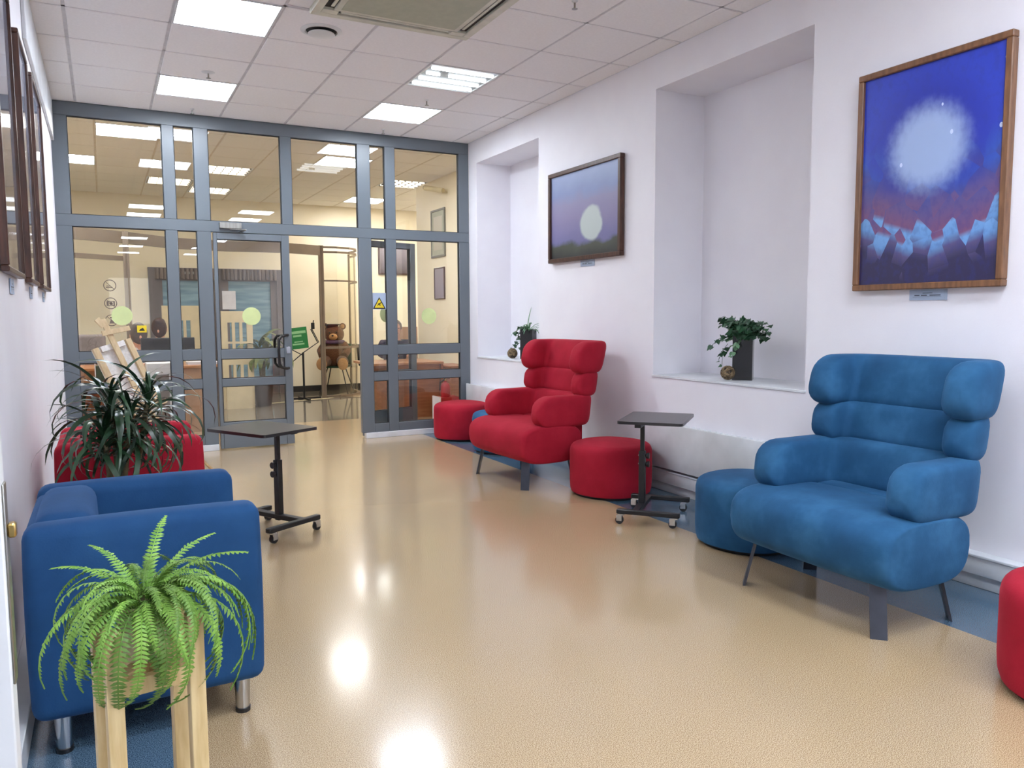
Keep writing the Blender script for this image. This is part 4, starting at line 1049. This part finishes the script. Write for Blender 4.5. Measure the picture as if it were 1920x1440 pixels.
# green notice on a music stand
t = empty('music_stand', 'black music stand with wire desk holding a green notice, in the open doorway', 'stand', (2.76, 12.3, 0))
tubeobj('pole', [(0, 0, .03), (0, 0, .74)], .016, M['black'], t)
bm = bmesh.new()
for a in range(4): bar(bm, (0, 0, .02), (.26*math.cos(a*PI/2+.1), .26*math.sin(a*PI/2+.1), .02), .03, .025)
bmobj('foot', bm, M['black'], t)
bm = bmesh.new()
for pts in ([(-.22, -.03, .56), (.0, -.03, .74), (.24, -.03, .90), (.14, -.03, 1.10), (.17, -.03, 1.24)], [(-.02, -.03, .70), (-.20, -.03, .80)], [(.22, -.03, .90), (.12, -.03, 1.1)]): tube(bm, pts, .008, 6)
bmobj('wire_desk', bm, M['black'], t)
box('clip', (.13, -.04, 1.10), (.18, -.02, 1.20), M['black'], t)
t = empty('green_notice', 'green notice card with pale lettering on the music stand', 'notice', (2.70, 12.25, .80), 0)
bm = bmesh.new(); bx(bm, (-.16, -.004, 0), (.14, .004, .33), 0, 1, Matrix.Rotation(-.10, 4, 'Y')); bmobj('card', bm, M['green_paper'], t)
bm = bmesh.new()
for x0, x1, z0, z1 in ((-.14, .12, .235, .275), (-.08, .05, .185, .215), (-.07, .06, .10, .118), (-.10, .08, .06, .085)): bx(bm, (x0, -.0055, z0), (x1, -.0042, z1), 0, 1, Matrix.Rotation(-.10, 4, 'Y'))
bmobj('lettering', bm, M['green_pale'], t)
# chairs in the foyer
def shell_chair(label, loc, rz, m):
    t = empty('shell_chair', label, 'chair', loc, rz)
    soft('seat', (-.22, -.22, .44), (.22, .22, .47), .012, m, t); 
    bm = bmesh.new(); bx(bm, (-.20, .20, .50), (.20, .235, .86), .012, 2, Matrix.Translation((0, 0, 0)) @ Matrix.Rotation(-.12, 4, 'X')); bmobj('backrest', bm, m, t, auto=math.radians(50))
    for sx in (-1, 1):
        tubeobj('back_support', [(sx*.12, .18, .44), (sx*.12, .27, .58)], .009, M['black'], t, 6)
        for sy in (-1, 1): tubeobj('leg', [(sx*.12, sy*.12, .44), (sx*.24, sy*.24, 0)], .010, M['black'], t, 6)
shell_chair('thin legged green shell chair carrying the teddy bear', (3.48, 13.05, 0), math.radians(-28), M['green_plastic'])
shell_chair('dark chair at the edge of the doorway, right of the teddy bear', (4.12, 12.75, 0), math.radians(60), M['black'])
# teddy bear
t = empty('teddy_bear', 'big brown teddy bear with tan foot pads and a dark cap on a chair', 'toy', (3.44, 12.98, .47), math.radians(-22))
ellipsoid('body', (0, 0, .20), (.20, .17, .23), M['bear'], t); ellipsoid('head', (0, -.03, .53), (.165, .15, .15), M['bear'], t)
hd_ = [o for o in D.objects if o.parent == t and o.name.startswith('head')][0]
ellipsoid('muzzle', (0, -.17, .49), (.07, .06, .055), M['bear_pad'], hd_); ellipsoid('nose', (0, -.23, .51), (.02, .015, .015), M['ink'], hd_)
for s in (-1, 1):
    e = ellipsoid('ear', (s*.14, -.02, .66), (.055, .03, .055), M['bear'], t); ellipsoid('inner_ear', (s*.14, -.045, .66), (.035, .012, .035), M['bear_pad'], e)
    ellipsoid('eye', (s*.055, -.165, .56), (.014, .01, .014), M['ink'], hd_)
    tubeobj('arm', [(s*.15, -.03, .36), (s*.22, -.10, .25), (s*.18, -.20, .18)], [.07, .065, .06], M['bear'], t, 12)
    lg = tubeobj('leg', [(s*.12, -.08, .09), (s*.16, -.25, .08), (s*.17, -.34, .06)], [.095, .09, .085], M['bear'], t, 14)
    ellipsoid('foot_pad', (s*.17, -.37, .05), (.085, .035, .10), M['bear_pad'], lg)
box('cap_top', (-.16, -.13, .675), (.10, .10, .70), M['ink'], t, .005, 1)
latheobj('cap_band', [(.10, .62), (.10, .68)], M['ink'], t, 20, (-.03, -.02, 0))
tubeobj('scarf', [(.15*math.cos(a*PI/6), -.02+.13*math.sin(a*PI/6), .40) for a in range(13)], .03, M['plaid'], t, 8)
# framed pictures in foyer
picture('framed_picture', 'dark framed landscape on the foyer back wall, seen through the two right panes', (4.73, YI-.002, 2.04), 0, .60, .50, M['darkwood'], A_back, .03, .03)
picture('framed_print', 'upper one of two tall framed prints on the foyer right wall', (4.197, 10.19, 2.11), -PI/2, .50, .66, M['greyframe'], A_print, .03, .02, .07, M['acpanel'])
picture('framed_print', 'lower one of two tall framed prints on the foyer right wall', (4.197, 10.16, 1.53), -PI/2, .37, .44, M['darkwood'], A_print2, .018, .02)
# security camera
t = empty('security_camera', 'beige bullet security camera high behind the rightmost upper pane', 'camera', (4.188, 9.85, 2.95))
tubeobj('bracket', [(0, 0, 0), (-.06, .03, 0), (-.10, .06, .03)], .012, M['cream'], t, 8)
tubeobj('body', [(-.06, .0, .02), (-.20, .30, .09)], .035, M['cream'], t, 14)
tubeobj('lens', [(-.200, .300, .09), (-.206, .314, .093)], .026, M['ink'], t, 14)
# right hand desk
t = empty('reception_desk', 'brown wooden desk with raised end panel behind the right part of the partition', 'desk', (3.45, 9.75, 0))
box('desk_top', (-.50, -.40, .68), (.45, .45, .71), M['desktop'], t, .004, 1)
box('front_panel', (-.30, -.36, 0), (.40, -.33, .68), M['deskwood'], t); box('side_panel', (-.33, -.38, 0), (-.30, .42, .68), M['deskwood'], t); box('side_panel', (.41, -.40, 0), (.44, .42, .68), M['deskwood'], t)
t = empty('low_cabinet', 'brown cabinet in the corner behind the fire extinguisher', 'cabinet', (4.02, 9.36, 0))
box('body', (-.10, -.2, 0), (.17, .35, .64), M['deskwood'], t); box('top', (-.12, -.22, .64), (.17, .37, .66), M['deskwood'], t, .003, 1)
tag(soft('screen_panel', (-.22, -.02, 0), (.18, .02, 1.14), .015, M['tanpanel'], None, loc=None) if False else box('screen_panel', (-.25, -.02, 0), (.17, .02, 1.14), M['tanpanel'], None, .01, 2, loc=(3.92, 10.80, 0)), 'tan upright panel behind the seated person in navy', 'panel')
# extinguisher on red box
t = empty('fire_box', 'red box with a white side standing by the partition foot', 'box', (3.79, 9.0, 0))
box('body', (-.13, -.10, 0), (.14, .12, .29), M['red_paint'], t, .004, 1); box('end_board', (-.15, -.12, 0), (-.13, .12, .30), M['paper'], t)
t = empty('fire_extinguisher', 'red fire extinguisher standing on the red box', 'extinguisher', (3.77, 9.0, .292))
latheobj('cylinder', [(.055, 0), (.06, .01), (.06, .13), (.045, .165), (.02, .18), (.018, .20)], M['red_paint'], t, 20)
tubeobj('valve', [(0, 0, .195), (0, 0, .22)], .016, M['brass'], t, 8); bm = bmesh.new(); bar(bm, (-.02, 0, .22), (.05, 0, .26), .015, .008); bar(bm, (-.02, 0, .215), (.06, 0, .225), .015, .006); bmobj('lever', bm, M['ink'], t)
tubeobj('hose', [(-.015, 0, .21), (-.07, 0, .18), (-.075, 0, .08)], .009, M['ink'], t, 8)
# left reception desk and things on it
t = empty('work_desk', 'pale work desk behind the left part of the partition', 'desk', (.40, 9.75, 0))
box('desk_top', (-.85, -.35, .73), (.75, .40, .76), M['desktop'], t, .004, 1); box('front_panel', (-.80, -.30, 0), (.70, -.27, .73), M['tanpanel'], t)
for s in (-.82, .70): box('end_panel', (s, -.32, 0), (s+.03, .38, .73), M['tanpanel'], t)
t = empty('monitor', 'wide black computer monitor seen from behind on the left desk', 'monitor', (.66, 9.62, .76))
box('housing', (-.29, -.02, .06), (.27, .02, .31), M['black'], t, .006, 1); box('neck', (-.03, .02, .0), (.03, .04, .15), M['black'], t); box('stand', (-.12, -.08, 0), (.12, .10, .012), M['black'], t, .004, 1)
tag(box('paper_stack', (-.16, -.12, 0), (.16, .12, .03), M['paper'], loc=(1.0, 9.65, .76)), 'stack of papers at the right end of the left desk', 'paper')
t = empty('computer_case', 'white computer case on the floor in front of the left desk', 'computer', (.52, 9.15, 0)); box('case', (-.13, -.2, 0), (.16, .2, .82), M['paper'], t, .006, 1); box('front_vent', (-.05, -.204, .1), (.08, -.2, .7), M['greymetal'], t)
t = empty('green_folder_box', 'green folder box on a low shelf behind the bottom left pane', 'box', (.02, 9.2, .58)); box('box', (-.10, -.1, 0), (.12, .1, .22), M['green_plastic'], t); box('spine', (-.11, -.11, 0), (-.10, .1, .25), M['paper'], t)
t = empty('low_shelf', 'low wooden shelf behind the bottom left pane', 'shelf', (-.05, 9.2, 0)); box('shelf_board', (-.30, -.16, .56), (.28, .16, .58), M['desktop'], t); box('side_board', (-.30, -.16, 0), (-.28, .16, .56), M['deskwood'], t); box('side_board', (.26, -.16, 0), (.28, .16, .56), M['deskwood'], t); box('back_board', (-.28, .14, 0), (.26, .16, .56), M['deskwood'], t)
t = empty('office_chair', 'grey office chair back behind the left desk', 'chair', (-.12, 10.5, 0)); soft('backrest', (-.19, -.04, .62), (.15, .04, 1.10), .04, M['greychair'], t); soft('seat', (-.22, -.45, .42), (.2, -.04, .50), .03, M['greychair'], t); tubeobj('column', [(0, -.2, .05), (0, -.2, .42)], .03, M['black'], t); bm = bmesh.new()
for k in range(5): bar(bm, (0, -.2, .04), (.26*math.cos(k*1.257), -.2+.26*math.sin(k*1.257), .03), .04, .03)
bmobj('star_base', bm, M['black'], t)

# ------------------------------------------------------------------ people
def skin_body(name, joints, edges, m, parent, root=0, sub=2, kz=1):
    joints = [((p_[0], p_[1], .76+(p_[2]-.76)*kz if p_[2] > .785 else p_[2]), r_0) for p_, r_0 in joints]
    me = D.meshes.new(name); me.from_pydata([j[0] for j in joints], edges, []); o = D.objects.new(name+'_rig', me); COL.objects.link(o)
    md = o.modifiers.new('s', 'SKIN'); sv = me.skin_vertices[0].data
    for i, j in enumerate(joints):
        r = j[1]; sv[i].radius = r if isinstance(r, tuple) else (r, r); sv[i].use_root = (i == root)
    md.use_smooth_shade = True; sb = o.modifiers.new('b', 'SUBSURF'); sb.levels = sub; sb.render_levels = sub
    bpy.context.view_layer.update(); dg = bpy.context.evaluated_depsgraph_get(); nm = D.meshes.new_from_object(o.evaluated_get(dg)); D.objects.remove(o); nm.name = name
    nm.materials.clear(); nm.materials.append(m)
    return link(name, nm, None, parent, True)
def seated(label, loc, rz, m_top, m_hair, lean=0.10, hairlong=False, kz=.88, bow=False):
    t = empty('person', label, 'person', loc, rz)
    # local: faces -y; hips at z .48
    l = lean
    J = [((0, 0, .50), (.15, .12)), ((0, -l*.3, .68), (.13, .10)), ((0, -l*.7, .86), (.16, .10)), ((0, -l, .98), (.08, .07)), ((0, -l-.01, 1.05), (.05, .05)), ((0, -l-.02, 1.13), (.072, .08)), ((0, -l-.02, 1.21), (.072, .088)), ((0, -l-.01, 1.27), (.05, .06))]
    E_ = [(0, 1), (1, 2), (2, 3), (3, 4), (4, 5), (5, 6), (6, 7)]
    for sx in (-1, 1):
        b = len(J)
        J += [((sx*.17, -l*.9, .94), .055), ((sx*.22, -l-.06, .80), .045), ((sx*.20, -l-.22, .76), .038), ((sx*.12, -l-.36, .775), .030), ((sx*.11, -l-.43, .775), (.036, .016))]
        E_ += [(2, b), (b, b+1), (b+1, b+2), (b+2, b+3), (b+3, b+4)]
        for q, (dx, ln) in enumerate(((-.024, .055), (-.008, .068), (.008, .066), (.024, .052))):
            k = len(J); J += [((sx*.11+dx, -l-.47, .772), .0085), ((sx*.11+dx*1.2, -l-.47-ln, .766), .007)]; E_ += [(b+4, k), (k, k+1)]
        k = len(J); J += [((sx*.11-sx*.038, -l-.44, .77), .010), ((sx*.11-sx*.055, -l-.48, .768), .008)]; E_ += [(b+4, k), (k, k+1)]
        b = len(J); J += [((sx*.10, -.05, .49), .085), ((sx*.12, -.42, .48), .062), ((sx*.12, -.44, .26), .050), ((sx*.12, -.42, .08), .036), ((sx*.12, -.54, .045), (.04, .03))]; E_ += [(0, b), (b, b+1), (b+1, b+2), (b+2, b+3), (b+3, b+4)]
    skin_body('body', J, E_, M['skin'], t, kz=kz)
    # clothing: slightly larger torso, sleeves and trousers
    J2 = [((0, 0, .48), (.17, .14)), ((0, -l*.3, .68), (.155, .125)), ((0, -l*.7, .86), (.18, .125)), ((0, -l, .985), (.085, .08))]; E2 = [(0, 1), (1, 2), (2, 3)]
    for sx in (-1, 1): b = len(J2); J2 += [((sx*.18, -l*.9, .94), .068), ((sx*.23, -l-.06, .80), .058), ((sx*.205, -l-.22, .765), .050), ((sx*.14, -l-.33, .775), .042)]; E2 += [(2, b), (b, b+1), (b+1, b+2), (b+2, b+3)]
    skin_body('jacket', J2, E2, m_top, t, kz=kz)
    J3 = [((0, 0, .50), (.165, .135))]; E3 = []
    for sx in (-1, 1): b = len(J3); J3 += [((sx*.10, -.05, .49), .095), ((sx*.12, -.42, .48), .074), ((sx*.12, -.44, .26), .062), ((sx*.12, -.42, .10), .052)]; E3 += [(0, b), (b, b+1), (b+1, b+2), (b+2, b+3)]
    skin_body('trousers', J3, E3, M['ink'], t)
    hy = -l-.02; hz = .76+(1.20-.76)*kz-1.20
    bo = -.045 if bow else 0
    bm = bmesh.new(); bmesh.ops.create_uvsphere(bm, u_segments=20, v_segments=14, radius=1)
    for v in list(bm.verts):
        if v.co.y < -.45 and v.co.z < .45 : v.co.y = -.40+v.co.y*.12; 
        if v.co.z < -.2 and not hairlong: v.co.z = -.2+(v.co.z+.2)*.3
        n_ = noise.noise(v.co*3)*.05; v.co *= 1+n_
    bmesh.ops.transform(bm, matrix=Matrix.Translation((0, hy+.018+bo, 1.20+hz)) @ Matrix.Diagonal((.092, .108+(.02 if bow else 0), .105 if not hairlong else .13, 1)), verts=bm.verts)
    bmobj('hair', bm, m_hair, t, smooth=True)
    for sx in (-1, 1): ellipsoid('eye', (sx*.030, hy-.083, 1.185+hz), (.011, .006, .007), M['ink'], t, seg=10); ellipsoid('ear', (sx*.082, hy+.005, 1.17+hz), (.010, .018, .028), M['skin'], t, seg=10)
    ellipsoid('nose', (0, hy-.098, 1.155+hz), (.012, .018, .022), M['skin'], t, seg=10); ellipsoid('mouth', (0, hy-.086, 1.115+hz), (.024, .006, .006), M['maroon'], t, seg=10)
    return t
def stool_for(loc, rz, label, m):
    t = empty('desk_chair', label, 'chair', loc, rz); soft('seat', (-.22, -.22, .36), (.22, .22, .42), .02, m, t); tubeobj('column', [(0, 0, .04), (0, 0, .36)], .03, M['black'], t)
    bm = bmesh.new()
    for k in range(5): bar(bm, (0, 0, .04), (.25*math.cos(k*1.257), .25*math.sin(k*1.257), .03), .04, .03)
    bmobj('star_base', bm, M['black'], t)
seated('person in a navy jacket with short greying hair seated behind the right desk', (3.60, 10.42, 0), math.radians(-8), M['navy'], M['hair_fair'], .10)
stool_for((3.60, 10.42, 0), 0, 'swivel seat under the person in navy', M['black'])
seated('person in a white shirt with grey brown hair bent over the left desk', (.33, 10.42, 0), math.radians(12), M['shirt'], M['hair_grey'], .18, True, .80, True)
stool_for((.33, 10.42, 0), 0, 'swivel seat under the person in white', M['greychair'])
seated('person with dark brown hair sitting behind the black monitor', (.70, 11.25, 0), math.radians(-14), M['maroon'], M['hair_brown'], .16, True, .92, True)
stool_for((.70, 11.25, 0), 0, 'swivel seat under the person behind the monitor', M['black'])
